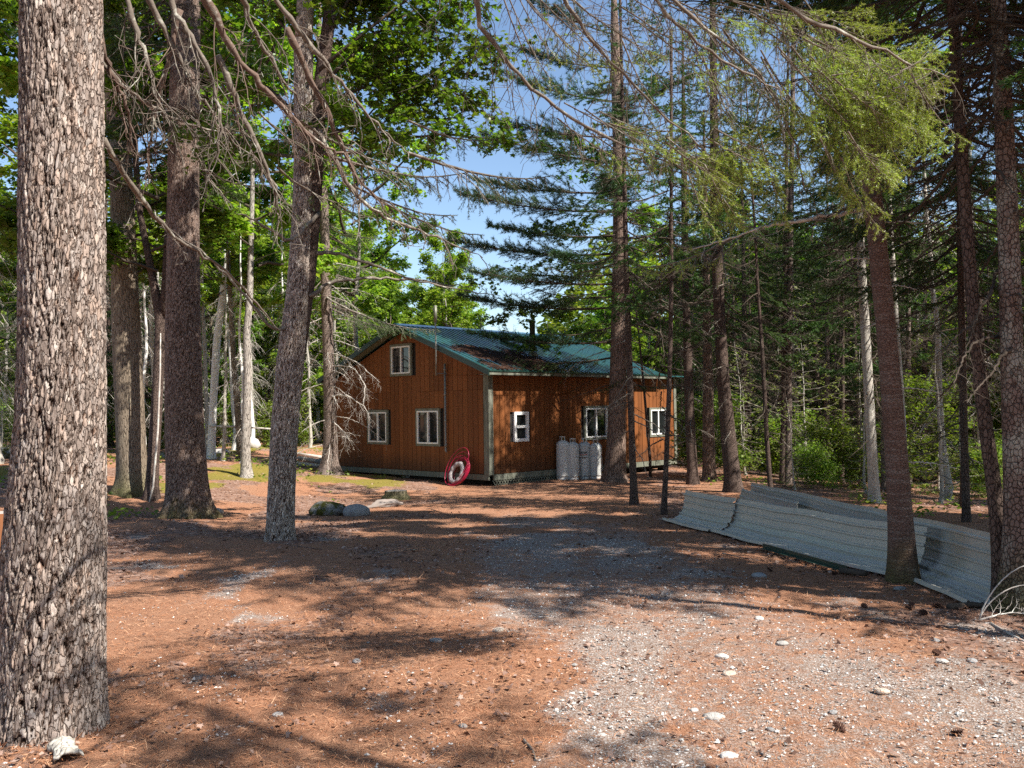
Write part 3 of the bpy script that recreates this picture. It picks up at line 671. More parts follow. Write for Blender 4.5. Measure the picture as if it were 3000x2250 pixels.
# windows
def window(plane, a0, a1, z0, z1, kind='slider', trim=0.07, parent=cab):
    """plane 'g': on the gable (x=0), 'r': on the long wall (y=0); a0..a1 is the outer edge of the trim"""
    def bx(a, b, d0, d1, c, d):      # d0,d1: distance out from the wall
        return (-d1, -d0, a, b, c, d) if plane == 'g' else (a, b, -d1, -d0, c, d)
    w = obj('window', None, parent)
    if trim:
        for q in ((a0, a1, z1 - trim, z1), (a0, a1, z0, z0 + trim), (a0, a0 + trim, z0 + trim, z1 - trim), (a1 - trim, a1, z0 + trim, z1 - trim)):
            g = Geo(); g.box(*bx(q[0], q[1], -0.03, 0.026, q[2], q[3])); obj('window_trim', g.mesh('window_trim', M['trim']), w)
    e = trim; f = 0.04 if kind != 'small' else 0.085
    A0, A1, Z0, Z1 = a0 + e, a1 - e, z0 + e, z1 - e
    g = Geo()
    for q in ((A0, A1, Z1 - f, Z1), (A0, A1, Z0, Z0 + f), (A0, A0 + f, Z0 + f, Z1 - f), (A1 - f, A1, Z0 + f, Z1 - f)): g.box(*bx(q[0], q[1], -0.04, 0.036, q[2], q[3]))
    obj('window_frame', g.mesh('window_frame', M['vinyl']), w)
    A0 += f; A1 -= f; Z0 += f; Z1 -= f
    if kind == 'slider':
        mid = (A0 + A1) / 2
        g = Geo(); g.box(*bx(mid - 0.028, mid + 0.028, -0.03, 0.022, Z0, Z1)); obj('mullion', g.mesh('mullion', M['vinyl']), w)
        halves = ((A0, mid - 0.028, Z0, Z1, 0.0), (mid + 0.028, A1, Z0, Z1, 0.012))
    else:
        mid = (Z0 + Z1) / 2
        g = Geo(); g.box(*bx(A0, A1, -0.03, 0.022, mid - 0.035, mid + 0.035)); obj('mullion', g.mesh('mullion', M['vinyl']), w)
        halves = ((A0, A1, Z0, mid - 0.035, 0.0), (A0, A1, mid + 0.035, Z1, 0.012))
    for h in halves:
        g = Geo(); g.box(*bx(h[0], h[1], -0.045 + h[4], -0.03 + h[4], h[2], h[3])); obj('pane', g.mesh('pane', M['glass']), w)
for q in WG: window('g', *q)
window('r', *WR[0][:4], kind='small', trim=0.0)
window('r', *WR[1][:4]); window('r', *WR[2][:4])
# roof: ribbed metal sheets 0.92 m wide, each its own mesh, two slopes
roof = obj('roof', None, cab)
def roof_sheet(x0, x1, front):
    g = Geo(); xs = [x0]; zs = [0.0]; k = x0 + 0.06
    while k < x1 - 0.05:
        xs += [k, k + 0.016, k + 0.042, k + 0.058]; zs += [0.0, 0.034, 0.034, 0.0]; k += 0.181
    xs.append(x1); zs.append(0.0)
    y0, y1 = (-0.36, WID / 2) if front else (WID + 0.36, WID / 2)
    ze, zr = EAVE + 0.19 - SL * 0.36, EAVE + 0.19 + SL * WID / 2
    n = len(xs); V = []
    for (yy, zz_) in ((y0, ze), (y1, zr)):
        for dz in (0.0, -0.012):
            V += [(xs[i_], yy, zz_ + zs[i_] + dz) for i_ in range(n)]
    Qs = []
    for i_ in range(n - 1):
        Qs += [(i_, i_ + 1, 2 * n + i_ + 1, 2 * n + i_), (n + i_, 3 * n + i_, 3 * n + i_ + 1, n + i_ + 1), (i_, n + i_, n + i_ + 1, i_ + 1)]
    if not front: Qs = [q[::-1] for q in Qs]
    g.quads(V, Qs); return obj('roof_panel', g.mesh('roof_panel', M['roofing']), roof)
x = -0.32
while x < MAINL:
    roof_sheet(x + 0.003, min(x + 0.915, MAINL + 0.05), True); roof_sheet(x + 0.003, min(x + 0.915, MAINL + 0.05), False); x += 0.918
# lower end roof over the last bay
g = Geo(); g.prism([(MAINL + 0.06, -0.36, EAVE + 0.02), (LEN + 0.3, -0.36, EAVE + 0.02), (LEN + 0.3, WID / 2, EAVE + 0.5), (MAINL + 0.06, WID / 2, EAVE + 0.5)], (0, 0, 0.03)); obj('roof_panel', g.mesh('roof_panel', M['roofing']), roof)
g = Geo(); zr = EAVE + 0.2 + SL * WID / 2
g.prism([(-0.33, WID / 2 - 0.16, zr - 0.035), (-0.33, WID / 2, zr + 0.035), (-0.33, WID / 2 + 0.16, zr - 0.035)], (MAINL + 0.4, 0, 0)); obj('ridge_cap', g.mesh('ridge_cap', M['roofing']), roof)
for sgn in (0, 1):
    g = Geo(); ze = EAVE + 0.20 - SL * 0.38
    pts = [(-0.345, -0.38, ze - 0.13), (-0.345, -0.38, ze + 0.03), (-0.345, WID / 2, zr + 0.02), (-0.345, WID / 2, zr - 0.14)]
    if sgn: pts = [(p[0], WID - p[1], p[2]) for p in pts]
    g.prism(pts, (0.03, 0, 0)); obj('rake_trim', g.mesh('rake_trim', M['roof_trim']), roof)
    g = Geo(); y0, y1 = (-0.355, 0.0) if not sgn else (WID, WID + 0.355)
    g.box(-0.31, MAINL, y0, y1, EAVE - 0.045, EAVE - 0.03); obj('soffit', g.mesh('soffit', M['trim']), roof)
    g = Geo(); yy = -0.375 if not sgn else WID + 0.356
    g.box(-0.31, MAINL + 0.02, yy, yy + 0.019, EAVE - 0.05, EAVE + 0.035); obj('fascia', g.mesh('fascia', M['trim']), roof)
    g = Geo(); yy = -0.40 if not sgn else WID + 0.38
    g.box(-0.33, MAINL + 0.04, yy, yy + 0.024, EAVE + 0.036, EAVE + 0.075); obj('drip_edge', g.mesh('drip_edge', M['roof_trim']), roof)
    # underside of the gable overhang
    g = Geo(); a = [(-0.31, -0.35, EAVE - 0.03), (-0.31, WID / 2, roof_under(WID / 2) + 0.10)]
    b = [(-0.004, WID / 2, roof_under(WID / 2) + 0.10), (-0.004, -0.35, EAVE - 0.03)]
    pts = a + b
    if sgn: pts = [(p[0], WID - p[1], p[2]) for p in pts]
    g.prism(pts, (0, 0, 0.02)); obj('soffit', g.mesh('soffit', M['trim']), roof)
def roof_z(x, y): return EAVE + 0.19 + SL * y
g = Geo(); cx_, cy_ = 3.05, 1.2; z0 = roof_z(cx_, cy_)
g.lathe([(0.001, z0 - 0.1), (0.085, z0 - 0.1), (0.085, z0 + 0.98), (0.105, z0 + 0.985), (0.105, z0 + 1.05), (0.001, z0 + 1.06)], 16, 0, True, (cx_, cy_, 0))
sp = obj('stove_pipe', g.mesh('stove_pipe', M['stovepipe']), cab)
g = Geo(); g.lathe([(0.09, z0 - 0.12), (0.20, z0 - 0.07), (0.13, z0 + 0.10), (0.088, z0 + 0.13)], 16, 0, True, (cx_, cy_, 0)); obj('flashing', g.mesh('flashing', M['conduit']), sp)
g = Geo(); P_ = [(3.0, 1.75), (3.75, 1.75), (3.75, 2.45), (3.0, 2.45)]
for (a, b) in ((0, 1), (1, 2), (2, 3), (3, 0)):
    x0, x1 = sorted((P_[a][0], P_[b][0])); y0, y1 = sorted((P_[a][1], P_[b][1]))
    V = []
    for xx in (x0 - 0.04, x1 + 0.04):
        for yy in (y0 - 0.04, y1 + 0.04):
            for dz in (0.0, 0.12): V.append((xx, yy, roof_z(xx, yy) + dz))
    g.quads(V, [(0, 1, 3, 2), (4, 6, 7, 5), (0, 4, 5, 1), (2, 3, 7, 6), (0, 2, 6, 4), (1, 5, 7, 3)])
sk = obj('skylight', g.mesh('skylight', M['roof_trim']), roof)
g = Geo(); V = [(xx, yy, roof_z(xx, yy) + dz) for dz in (0.07, 0.085) for xx, yy in P_]
g.quads(V, [(3, 2, 1, 0), (4, 5, 6, 7), (0, 1, 5, 4), (1, 2, 6, 5), (2, 3, 7, 6), (3, 0, 4, 7)])
obj('pane', g.mesh('pane', M['glass']), sk)
# conduit and mast up the gable
g = Geo(); ym = 1.68
g.tube([(-0.06, ym - 0.03, 0.40), (-0.075, ym, 0.43), (-0.075, ym, 0.5), (-0.075, ym, 2.9)], 0.030, 10)
for zc in (0.55, 1.25, 2.0, 2.7): g.tube([(-0.075, ym, zc), (-0.075, ym, zc + 0.07)], 0.038, 10)
ob = obj('conduit', g.mesh('conduit', M['conduit']), cab)
g = Geo(); g.tube([(-0.40, ym, 2.55), (-0.40, ym, 4.45)], 0.022, 10); g.box(-0.40, -0.03, ym - 0.02, ym + 0.02, 2.60, 2.63)
ms = obj('mast', g.mesh('mast', M['conduit']), cab)
g = Geo(); g.tube([(-0.40, ym, 4.05), (-0.40, ym, 4.52)], 0.048, 10); obj('vent_cap', g.mesh('vent_cap', M['stovepipe']), ms)
# thin cord stapled along both walls
g = Geo(); g.tube([(-0.012, WID - 0.3, 2.62), (-0.012, 4.3, 2.60), (-0.012, 1.6, 2.56), (-0.014, 0.2, 2.52)], 0.006, 4); g.tube([(0.16, -0.012, 1.98), (2.0, -0.012, 2.0), (5.6, -0.012, 2.05)], 0.006, 4)
obj('cord', g.mesh('cord', M['siding']), cab)
# bare white scuffs on the gable paint
t = NT('white_paint_scuff'); M['scuff'] = t.done(t.pbr((0.5, 0.45, 0.42), 0.9))
# needles gathered on the lower roof
rng = np.random.default_rng(77); g = Geo(); n = 26000
xx = -0.2 + 3.5 * rng.random(n); yy = -0.3 + 2.2 * rng.random(n)
dens = sstep(0.42, 0.6, fbm(xx * 1.1, yy * 1.4, 71, 3) + 0.35 * sstep(1.6, 0.3, yy - 0.25 * xx + 0.5) - 0.12) * sstep(-0.2, 0.4, xx) * sstep(3.4, 2.4, xx)
ok = rng.random(n) < dens; xx, yy = xx[ok], yy[ok]; n = len(xx)
a = rng.random(n) * 6.283; l = 0.07 + 0.06 * rng.random(n)
zb = roof_z(xx, yy) + 0.028 + 0.015 * rng.random(n)
d = np.stack([np.cos(a), np.sin(a), SL * np.sin(a)], -1) * l[:, None]; pd = np.stack([-np.sin(a), np.cos(a), SL * np.cos(a)], -1) * 0.012
B = np.stack([xx, yy, zb], -1)
V = np.stack([B - pd, B + pd, B + d], 1).reshape(-1, 3)
cw = np.array(Matrix.Translation(cab.location) @ Matrix.Rotation(R_(45.5), 4, 'Z'))
g.add(V @ cw[:3, :3].T + cw[:3, 3], np.arange(n * 3).reshape(-1, 3))
tag(obj('needle_litter', g.mesh('needle_litter', M['thatch'])), 'brown fallen needles lying thick on the lower cabin roof', None, None, 'stuff')
def cabw(x, y, z=0.0):
    p = cw[:3, :3] @ np.array([x, y, z]) + cw[:3, 3]; return p
# ------------------------------------------------------------------ near trees: trunks with real bark relief
def plate_bark(name, plate, plate2, crack, inner, lichen, lich_amt, moss=0.0):
    t = NT(name); cr, ce = t.attr('plate'), t.attr('cell')
    fine = t.noise(t.coord((90, 90, 40)), 1.0, 4, 0.75); big = t.noise(t.coord((5, 5, 3)), 1.0, 4)
    pl = t.mix(ce, plate, plate2); pl = t.mix(t.math('MULTIPLY', fine, 0.7), pl, tuple(min(1, c * 1.45) for c in plate2))
    lm = t.ramp(t.math('ADD', t.math('MULTIPLY', big, 0.6), t.math('MULTIPLY', fine, 0.4)), [(lich_amt, (0, 0, 0)), (lich_amt + 0.1, (1, 1, 1))])
    pl = t.mix(t.math('MULTIPLY', lm, 0.8), pl, lichen)
    pl = t.mix(t.ramp(cr, [(0.10, (0, 0, 0)), (0.55, (1, 1, 1))]), inner, pl)
    col = t.mix(t.ramp(cr, [(0.0, (0, 0, 0)), (0.16, (1, 1, 1))]), crack, pl)
    if moss:
        z = t.n('SeparateXYZ', {'Vector': t.coord()}).outputs[2]
        col = t.mix(t.math('MULTIPLY', t.ramp(t.math('ADD', z, t.math('MULTIPLY', big, 0.9)), [(0.35, (1, 1, 1)), (0.9, (0, 0, 0))]), moss), col, (0.085, 0.09, 0.018))
    v1 = t.coord((1, 1, 0.34)); jv = t.mix(0.03, v1, t.n('TexNoise', {'Vector': v1, 'Scale': 38.0, 'Detail': 4}).outputs['Color'], 'ADD')
    f1 = t.n('TexVoronoi', {'Vector': jv, 'Scale': 48.0}); f2 = t.n('TexVoronoi', {'Vector': jv, 'Scale': 48.0}, feature='DISTANCE_TO_EDGE').outputs['Distance']
    fc = t.n('SeparateColor', {'Color': f1.outputs['Color']}).outputs
    fe = t.ramp(f2, [(0.0, (0, 0, 0)), (0.10, (1, 1, 1))])
    var = t.ramp(fc[0], [(0.0, (0.52, 0.47, 0.44)), (0.3, (0.85, 0.80, 0.77)), (0.55, (1.0, 1.0, 1.0)), (0.8, (1.08, 0.95, 0.86)), (1.0, (1.4, 1.42, 1.4))])
    col = t.mix(1.0, col, var, 'MULTIPLY'); col = t.mix(fe, t.mix(1.0, col, (0.42, 0.36, 0.33), 'MULTIPLY'), col)
    h = t.math('ADD', t.math('MULTIPLY', fe, 0.8), t.math('ADD', t.math('MULTIPLY', fine, 0.6), t.math('MULTIPLY', fc[1], 0.8)))
    return t.done(t.pbr(col, 0.92, normal=t.bump(h, 0.9, 0.010), spec=0.12))
M['hero_a'] = plate_bark('plated_spruce_bark', (0.165, 0.13, 0.112), (0.33, 0.285, 0.255), (0.020, 0.012, 0.009), (0.12, 0.075, 0.055), (0.40, 0.38, 0.335), 0.60)
M['hero_d'] = plate_bark('fine_plated_spruce_bark', (0.155, 0.115, 0.095), (0.225, 0.175, 0.15), (0.040, 0.024, 0.018), (0.10, 0.062, 0.045), (0.32, 0.31, 0.26), 0.60, 0.8)
M['hero_e'] = plate_bark('shaggy_grey_maple_bark', (0.27, 0.23, 0.20), (0.40, 0.355, 0.315), (0.05, 0.035, 0.027), (0.16, 0.10, 0.075), (0.60, 0.575, 0.53), 0.55)
def path_px(pts, H=None, lean_back=0.0, drop=0.25):
    """trunk centre line from notes on the 2212 px view: (x, y, width) from the base upwards; all at the base's distance"""
    bx, by, _ = pts[0]
    b = hit(bx * S3, by * S3); Y = b[1]; P, Rr_ = [], []
    for (x, y, w) in pts:
        p = at(x * S3, y * S3, Y) if (x, y) != (bx, by) else b.copy(); P.append(p); Rr_.append(w * S3 * Y / F_PX / 2)
    P = np.array(P); Rr_ = np.array(Rr_)
    if H:
        d = P[-1] - P[-2]; d = d / max(d[2], 1e-3); top = P[-1].copy(); z0 = top[2]; r0 = Rr_[-1]
        for k in range(1, 6):
            z = z0 + (H - z0) * k / 5
            if z <= z0: break
            P = np.vstack([P, top + d * 0.7 * (z - z0)]); Rr_ = np.append(Rr_, r0 + (0.025 - r0) * k / 5)
    lo = P[0] + np.array([0, 0, -drop]); P = np.vstack([lo, P]); Rr_ = np.insert(Rr_, 0, Rr_[0] * 1.06)
    return b, P - b, Rr_
def resample(P, r, step):
    s = np.concatenate([[0], np.cumsum(np.linalg.norm(np.diff(P, axis=0), axis=1))])
    n = max(4, int(s[-1] / step)); u = np.linspace(0, s[-1], n)
    # smooth through the notes
    Q = np.stack([np.interp(u, s, P[:, c]) for c in range(3)], -1); q = np.interp(u, s, r)
    k = max(1, int(0.35 / step)); 
    if n > 4 * k + 2:
        ker = np.ones(2 * k + 1) / (2 * k + 1)
        for c in range(3): Q[:, c] = np.convolve(np.pad(Q[:, c], k, mode='edge') , ker, 'valid') if c < 2 else Q[:, c]
        q = np.convolve(np.pad(q, k, mode='edge'), ker, 'valid')
    return Q, q
def hero_trunk(name, P, r, mat, nth, step, cells, cell_h, depth, seed, flare=0.35, lobes=5, zmax=9.0):
    keep = P[:, 2] <= zmax
    Q, q = resample(P, r, step); low = Q[:, 2] <= zmax
    Qn, qn = Q[low], q[low]; n = len(Qn); th = np.arange(nth) * 2 * math.pi / nth
    z = Qn[:, 2]; TH, Z = np.meshgrid(th, z)
    rng = np.random.default_rng(seed)
    fl = 1 + flare * np.exp(-np.maximum(Z, 0) / 0.22) * (0.55 + 0.75 * np.cos(lobes * TH + 1.3 * np.sin(TH + seed) + seed) ** 2)
    ox = 0.035 * np.cos(2 * TH + 0.8 * Z + seed) + 0.02 * np.cos(3 * TH - 1.1 * Z)
    u = TH / (2 * math.pi) * cells; vv = Z / cell_h
    wob = (fbm(u * 0.55, vv * 0.5, seed, 3) - 0.5); wob2 = (fbm(u * 0.5 + 40, vv * 0.6, seed + 3, 3) - 0.5)
    seam = np.minimum(u, cells - u); fade = np.clip(seam / 1.5, 0, 1)
    jag = (fbm(u * 3.1, vv * 7.0, seed + 21, 3) - 0.5) * fade
    f1, f2, cid = worley(np.mod(u + wob * 2.6 * fade + jag * 1.5, cells), vv + wob2 * 1.6 + 0.6 * np.sin(u * 2.1) + jag * 0.5, cells, seed)
    g1, g2, cid2 = worley(np.mod(u * 2 + jag * 1.2, cells * 2), vv * 3.1 + wob2 * 3, cells * 2, seed + 31)
    e = f2 - f1 + 0.10 * (fbm(u * 4, vv * 8, seed + 41, 2) - 0.5); plate = sstep(0.05, 0.20, e); flake = sstep(0.02, 0.12, g2 - g1)
    big = fbm(u * 0.16, vv * 0.07, seed + 9, 3) - 0.5; f_ = fbm(u * 2.1, vv * 2.4, seed + 5, 3) - 0.5
    h = depth * (plate * (0.72 + 0.30 * cid + 0.22 * cid2 * flake + 0.1 * flake) - 0.9) + depth * 0.22 * f_ + depth * 1.2 * big
    plate = plate * (0.62 + 0.38 * flake); cid = np.clip(0.55 * cid + 0.45 * cid2, 0, 1)
    R = qn[:, None] * (fl + ox) + h
    d = np.gradient(Qn, axis=0); d /= np.linalg.norm(d, axis=1, keepdims=True)
    a = np.cross(d, [0, 1.0, 0]); a /= np.linalg.norm(a, axis=1, keepdims=True); b = np.cross(d, a)
    V = Qn[:, None] + R[..., None] * (np.cos(TH)[..., None] * a[:, None] + np.sin(TH)[..., None] * b[:, None])
    i = np.arange(n - 1)[:, None] * nth; j = np.arange(nth)[None]; j2 = (j + 1) % nth
    Qd = np.stack([i + j, i + nth + j, i + nth + j2, i + j2], -1).reshape(-1, 4)
    V = V.reshape(-1, 3); T = np.concatenate([Qd[:, [0, 1, 2]], Qd[:, [0, 2, 3]]])
    pa, ca = plate.ravel(), cid.ravel()
    if (~low).any():                                      # upper stem, out of the picture, coarse
        g = Geo(); g.tube(Q[~low][::6], q[~low][::6], 12); T2 = np.vstack(g.T) + len(V)
        V = np.vstack([V, np.vstack(g.V)]); T = np.vstack([T, T2]); k = len(V) - len(pa); pa = np.append(pa, np.ones(k)); ca = np.append(ca, np.full(k, .5))
    # outward winding
    return mesh_tris(name, V, T, mat, smooth=True, attrs={'plate': pa, 'cell': ca})
def plain_trunk(name, P, r, mat, n=16, flare=0.45, step=0.12, lobes=5, seed=0):
    Q, q = resample(P, r, step); th = np.arange(n) * 2 * math.pi / n
    TH, Z = np.meshgrid(th, Q[:, 2])
    R = q[:, None] * (1 + flare * np.exp(-np.maximum(Z, 0) / 0.2) * (0.5 + 0.8 * np.cos(lobes * TH / 2 + seed) ** 2) + 0.04 * np.cos(2 * TH + Z + seed) + 0.03 * (fbm(TH * 2, Z * 3, seed, 2) - 0.5))
    d = np.gradient(Q, axis=0); d /= np.linalg.norm(d, axis=1, keepdims=True)
    a = np.cross(d, [0, 1.0, 0]); a /= np.linalg.norm(a, axis=1, keepdims=True); b = np.cross(d, a)
    V = (Q[:, None] + R[..., None] * (np.cos(TH)[..., None] * a[:, None] + np.sin(TH)[..., None] * b[:, None])).reshape(-1, 3)
    i = np.arange(len(Q) - 1)[:, None] * n; j = np.arange(n)[None]; j2 = (j + 1) % n
    Qd = np.stack([i + j, i + n + j, i + n + j2, i + j2], -1).reshape(-1, 4)
    return mesh_tris(name, V, np.concatenate([Qd[:, [0, 1, 2]], Qd[:, [0, 2, 3]]]), mat, smooth=True)
def on_path(P, z):
    return np.array([np.interp(z, P[:, 2], P[:, c]) for c in range(3)])
def put(name, me, root, loc=(0, 0, 0), rz=0.0, sc=1.0):
    o = obj(name, me, root, loc); o.rotation_euler = (0, 0, rz); o.scale = (sc, sc, sc) if not hasattr(sc, '__len__') else sc; return o
TREES = {}
def tree(key, name, label, pts, H, mat, cat='tree', hero=None, n=16, flare=0.45, seed=1, crown=None, group=None):
    b, P, r = path_px(pts, H)
    root = thing(name, label, cat, b, 0, group)
    me = hero_trunk('trunk', P, r, mat, seed=seed, **hero) if hero else plain_trunk('trunk', P, r, mat, n, flare, seed=seed)
    obj('trunk', me, root)
    TREES[key] = (root, b, P, r)
    for (cm, zb, rz, sc) in (crown or []): put('crown', cm, root, on_path(P, zb), rz, sc)
    return root
# left side
tree('A', 'spruce_tree', 'thick grey plated trunk of a big old spruce in the left foreground', [(104, 1572, 214), (113, 1400, 212), (119, 1200, 210), (131, 1000, 186), (137, 850, 178), (136, 500, 170), (134, 250, 166), (133, 0, 160)], 17, M['hero_a'],
     hero=dict(nth=290, step=0.0145, cells=34, cell_h=0.24, depth=0.020, flare=0.10, lobes=3, zmax=5.2), crown=[(SPRUCE[2], 5.6, 0.4, (1.2, 1.2, 0.95))])
tree('B', 'maple_tree', 'mossy brown trunk just right of the big foreground spruce, soft moss at its foot', [(287, 1066, 66), (281, 900, 60), (272, 700, 56), (263, 400, 50), (250, 150, 48), (243, 0, 46)], 13, M['bark_moss'], n=28, crown=[(LEAFY[1], 4.5, 1.0, 1.0)], seed=2)
tree('C', 'forked_maple', 'thin dark maple forking beside the mossy trunk on the left', [(326, 1078, 28), (334, 950, 24), (343, 800, 22), (347, 690, 22), (322, 560, 16), (300, 450, 14), (292, 330, 13), (285, 150, 11), (280, 0, 10)], 9, M['bark_dark'], n=12, crown=[(LEAFY[3], 4.2, 2.0, 0.7)], seed=3)
root, b, P, r = TREES['C']; g = Geo(); Pk = np.array([at(x * S3, y * S3, b[1]) - b for x, y in ((347, 700), (356, 620), (362, 500), (372, 350), (392, 180), (400, 0))]); g.tube(Pk, np.linspace(0.075, 0.04, 6), 10); obj('limb', g.mesh('limb', M['bark_dark']), root)
g = Geo(); Pk = np.array([at(x * S3, y * S3, b[1] - 0.25) - b for x, y in ((318, 1105), (331, 1050), (336, 990), (341, 930), (346, 800), (347, 720))]); g.tube(Pk, [0.018, 0.02, 0.022, 0.02, 0.018, 0.01], 8); obj('dead_stick', g.mesh('dead_stick', M['twig_pale']), root)
tree('D', 'spruce_tree', 'broad spruce trunk flaring into mossy roots, second thickest on the left', [(408, 1118, 92), (404, 1020, 82), (398, 900, 77), (394, 700, 71), (396, 500, 68), (397, 300, 66), (400, 120, 62), (403, 0, 60)], 16, M['hero_d'],
     hero=dict(nth=170, step=0.028, cells=36, cell_h=0.11, depth=0.012, flare=0.42, lobes=5, zmax=7.2), crown=[(SPRUCE[0], 6.2, 0.9, 1.05)], seed=4)
tree('E', 'double_maple', 'grey shaggy barked double stemmed maple left of the cabin', [(605, 1166, 56), (609, 1050, 55), (614, 930, 55), (628, 760, 56), (640, 660, 48), (648, 540, 44), (655, 380, 40), (656, 220, 40), (655, 100, 40), (660, 0, 38)], 12, M['hero_e'],
     hero=dict(nth=150, step=0.024, cells=24, cell_h=0.26, depth=0.014, flare=0.16, lobes=4, zmax=7.0), seed=5)
root, b, P, r = TREES['E']; g = Geo()
Pk = np.array([at(x * S3, y * S3, b[1] + 0.1) - b for x, y in ((634, 800), (651, 690), (663, 600), (674, 480), (683, 350), (690, 200), (706, 80), (722, -40))]); g.tube(Pk, np.linspace(0.135, 0.085, 8), 16); obj('stem', g.mesh('stem', M['bark_dark']), root)
tree('F', 'fir_tree', 'slender reddish fir full of bleached dead twigs at the left corner of the cabin', [(713, 1026, 38), (714, 950, 29), (711, 800, 26), (705, 640, 22), (701, 480, 19), (697, 300, 16), (690, 100, 13), (688, 0, 12)], 14, M['bark_spruce'], n=18, flare=0.9, crown=[(SPRUCE[3], 6.5, 0.2, 0.8)], seed=6)
for k, (key, nm, lab, pts, H, mt, cr) in enumerate([
    ('G1', 'birch_tree', 'white birch leaning right beyond the flared spruce', [(456, 990, 18), (460, 880, 17), (468, 740, 16), (486, 600, 15), (500, 520, 14), (530, 380, 12)], 11, M['bark_birch'], LEAFY[0]),
    ('G2', 'grey_birch', 'thin grey stem sharing its foot with the leaning white birch', [(449, 985, 10), (447, 900, 9), (442, 750, 8), (436, 600, 8), (432, 400, 7)], 11, M['bark_pale'], LEAFY[2]),
    ('G3', 'birch_tree', 'white birch with a kinked foot, left of the rounded boulder', [(507, 972, 13), (511, 930, 13), (505, 880, 12), (500, 780, 11), (495, 700, 10), (488, 560, 9)], 10, M['bark_birch'], LEAFY[2]),
    ('G4', 'fir_tree', 'bleached twin fir stem rising behind the rounded boulder', [(537, 965, 11), (536, 860, 10), (534, 740, 9), (534, 600, 9), (533, 450, 7)], 12, M['bark_pale'], SPRUCE[1]),
    ('G5', 'fir_tree', 'bleached fir stem touching its twin behind the boulder', [(545, 963, 10), (543, 860, 9), (540, 740, 8), (539, 600, 7), (538, 450, 6)], 11, M['bark_pale'], SPRUCE[3]),
    ('G6', 'fir_tree', 'thin pale stem just left of the slender reddish fir', [(688, 952, 8), (686, 860, 7), (684, 760, 7), (682, 600, 6)], 10, M['bark_birch'], SPRUCE[3]),
    ('G7', 'fir_tree', 'thin pale stem between the mossy trunk and the flared spruce', [(437, 975, 7), (436, 880, 7), (432, 740, 6), (430, 560, 6)], 10, M['bark_pale'], SPRUCE[1]),
]):
    tree(key, nm, lab, pts, H, mt, n=10, flare=0.3, crown=[(cr, H * 0.45, k * 1.1, 0.62)], seed=20 + k)
    if 'fir' in nm: put('dead_branches', DEADT[2], TREES[key][0], (0, 0, 0.3), k * 1.7, (0.75, 0.75, 0.9))
# right side
tree('H', 'pine_tree', 'stout pine trunk standing right of the white gas tanks', [(1328, 1040, 46), (1331, 960, 41), (1334, 850, 38), (1338, 700, 36), (1340, 550, 32), (1338, 400, 28), (1334, 250, 24), (1328, 60, 18)], 15.5, M['bark_pine'], n=30, flare=0.35, seed=7)
R_LAB = [
    ('I1', 'spruce_tree', 'thin dark spruce right of the stout pine, in front of the end wall', [(1370, 1090, 18), (1365, 960, 15), (1361, 820, 13), (1354, 620, 12), (1350, 450, 10)], 12, M['bark_dark'], SPRUCE[1], 3.7, 0.9),
    ('I2', 'spruce_tree', 'thinnest dark spruce, leaning at the left end of the metal sheets', [(1434, 1112, 13), (1440, 980, 11), (1446, 830, 10), (1450, 650, 9), (1450, 480, 8)], 10, M['bark_dark'], SPRUCE[3], 3.7, 0.8),
    ('J1', 'spruce_tree', 'dark spruce behind the left end of the metal sheets', [(1497, 1046, 24), (1490, 900, 20), (1484, 740, 18), (1480, 560, 15), (1478, 380, 13)], 14, M['bark_dark'], SPRUCE[3], 4.0, 0.85),
    ('J1b', 'cedar_tree', 'reddish shaggy trunk half hidden behind the dark spruces by the sheets', [(1532, 1038, 28), (1530, 900, 24), (1528, 740, 20), (1525, 560, 16)], 12, M['bark_pine'], SPRUCE[3], 4.5, 0.65),
    ('J2', 'spruce_tree', 'stout dark spruce rising between the two rows of metal sheets', [(1585, 1062, 36), (1574, 950, 32), (1562, 820, 28), (1552, 640, 25), (1545, 450, 22), (1542, 250, 18), (1540, 60, 14)], 16, M['bark_dark'], SPRUCE[2], 2.8, 0.9),
    ('J3', 'fir_tree', 'straight fir, thicker stem of the close pair behind the sheets', [(1702, 1046, 17), (1703, 900, 16), (1704, 740, 15), (1707, 520, 13), (1711, 300, 11), (1714, 100, 9)], 15, M['bark_spruce'], SPRUCE[1], 3.2, 0.85),
    ('J4', 'fir_tree', 'thinner stem of the close fir pair behind the sheets', [(1689, 1046, 11), (1692, 900, 11), (1694, 740, 10), (1697, 520, 9), (1700, 300, 8)], 13, M['bark_dark'], SPRUCE[3], 3.4, 0.8),
    ('K0', 'fir_tree', 'grey fir stem just left of the red brown trunk on the right', [(1889, 1086, 24), (1882, 950, 22), (1873, 780, 20), (1862, 600, 18), (1856, 450, 16), (1848, 200, 12)], 14, M['bark_pale'], SPRUCE[1], 4.2, 1.0),
    ('K2', 'birch_tree', 'pale slim stem peeping out right of the red brown trunk', [(1958, 1080, 13), (1950, 900, 12), (1936, 700, 11), (1922, 450, 10), (1908, 220, 9), (1897, 0, 8)], 13, M['bark_pale'], LEAFY[3], 8.0, 0.6),
    ('L5', 'spruce_tree', 'thin dark spruce left of the leaning dark trunk at the right', [(2088, 1128, 17), (2083, 950, 15), (2078, 760, 14), (2074, 540, 13), (2070, 300, 11), (2066, 0, 9)], 14, M['bark_dark'], SPRUCE[0], 3.2, 0.95),
]
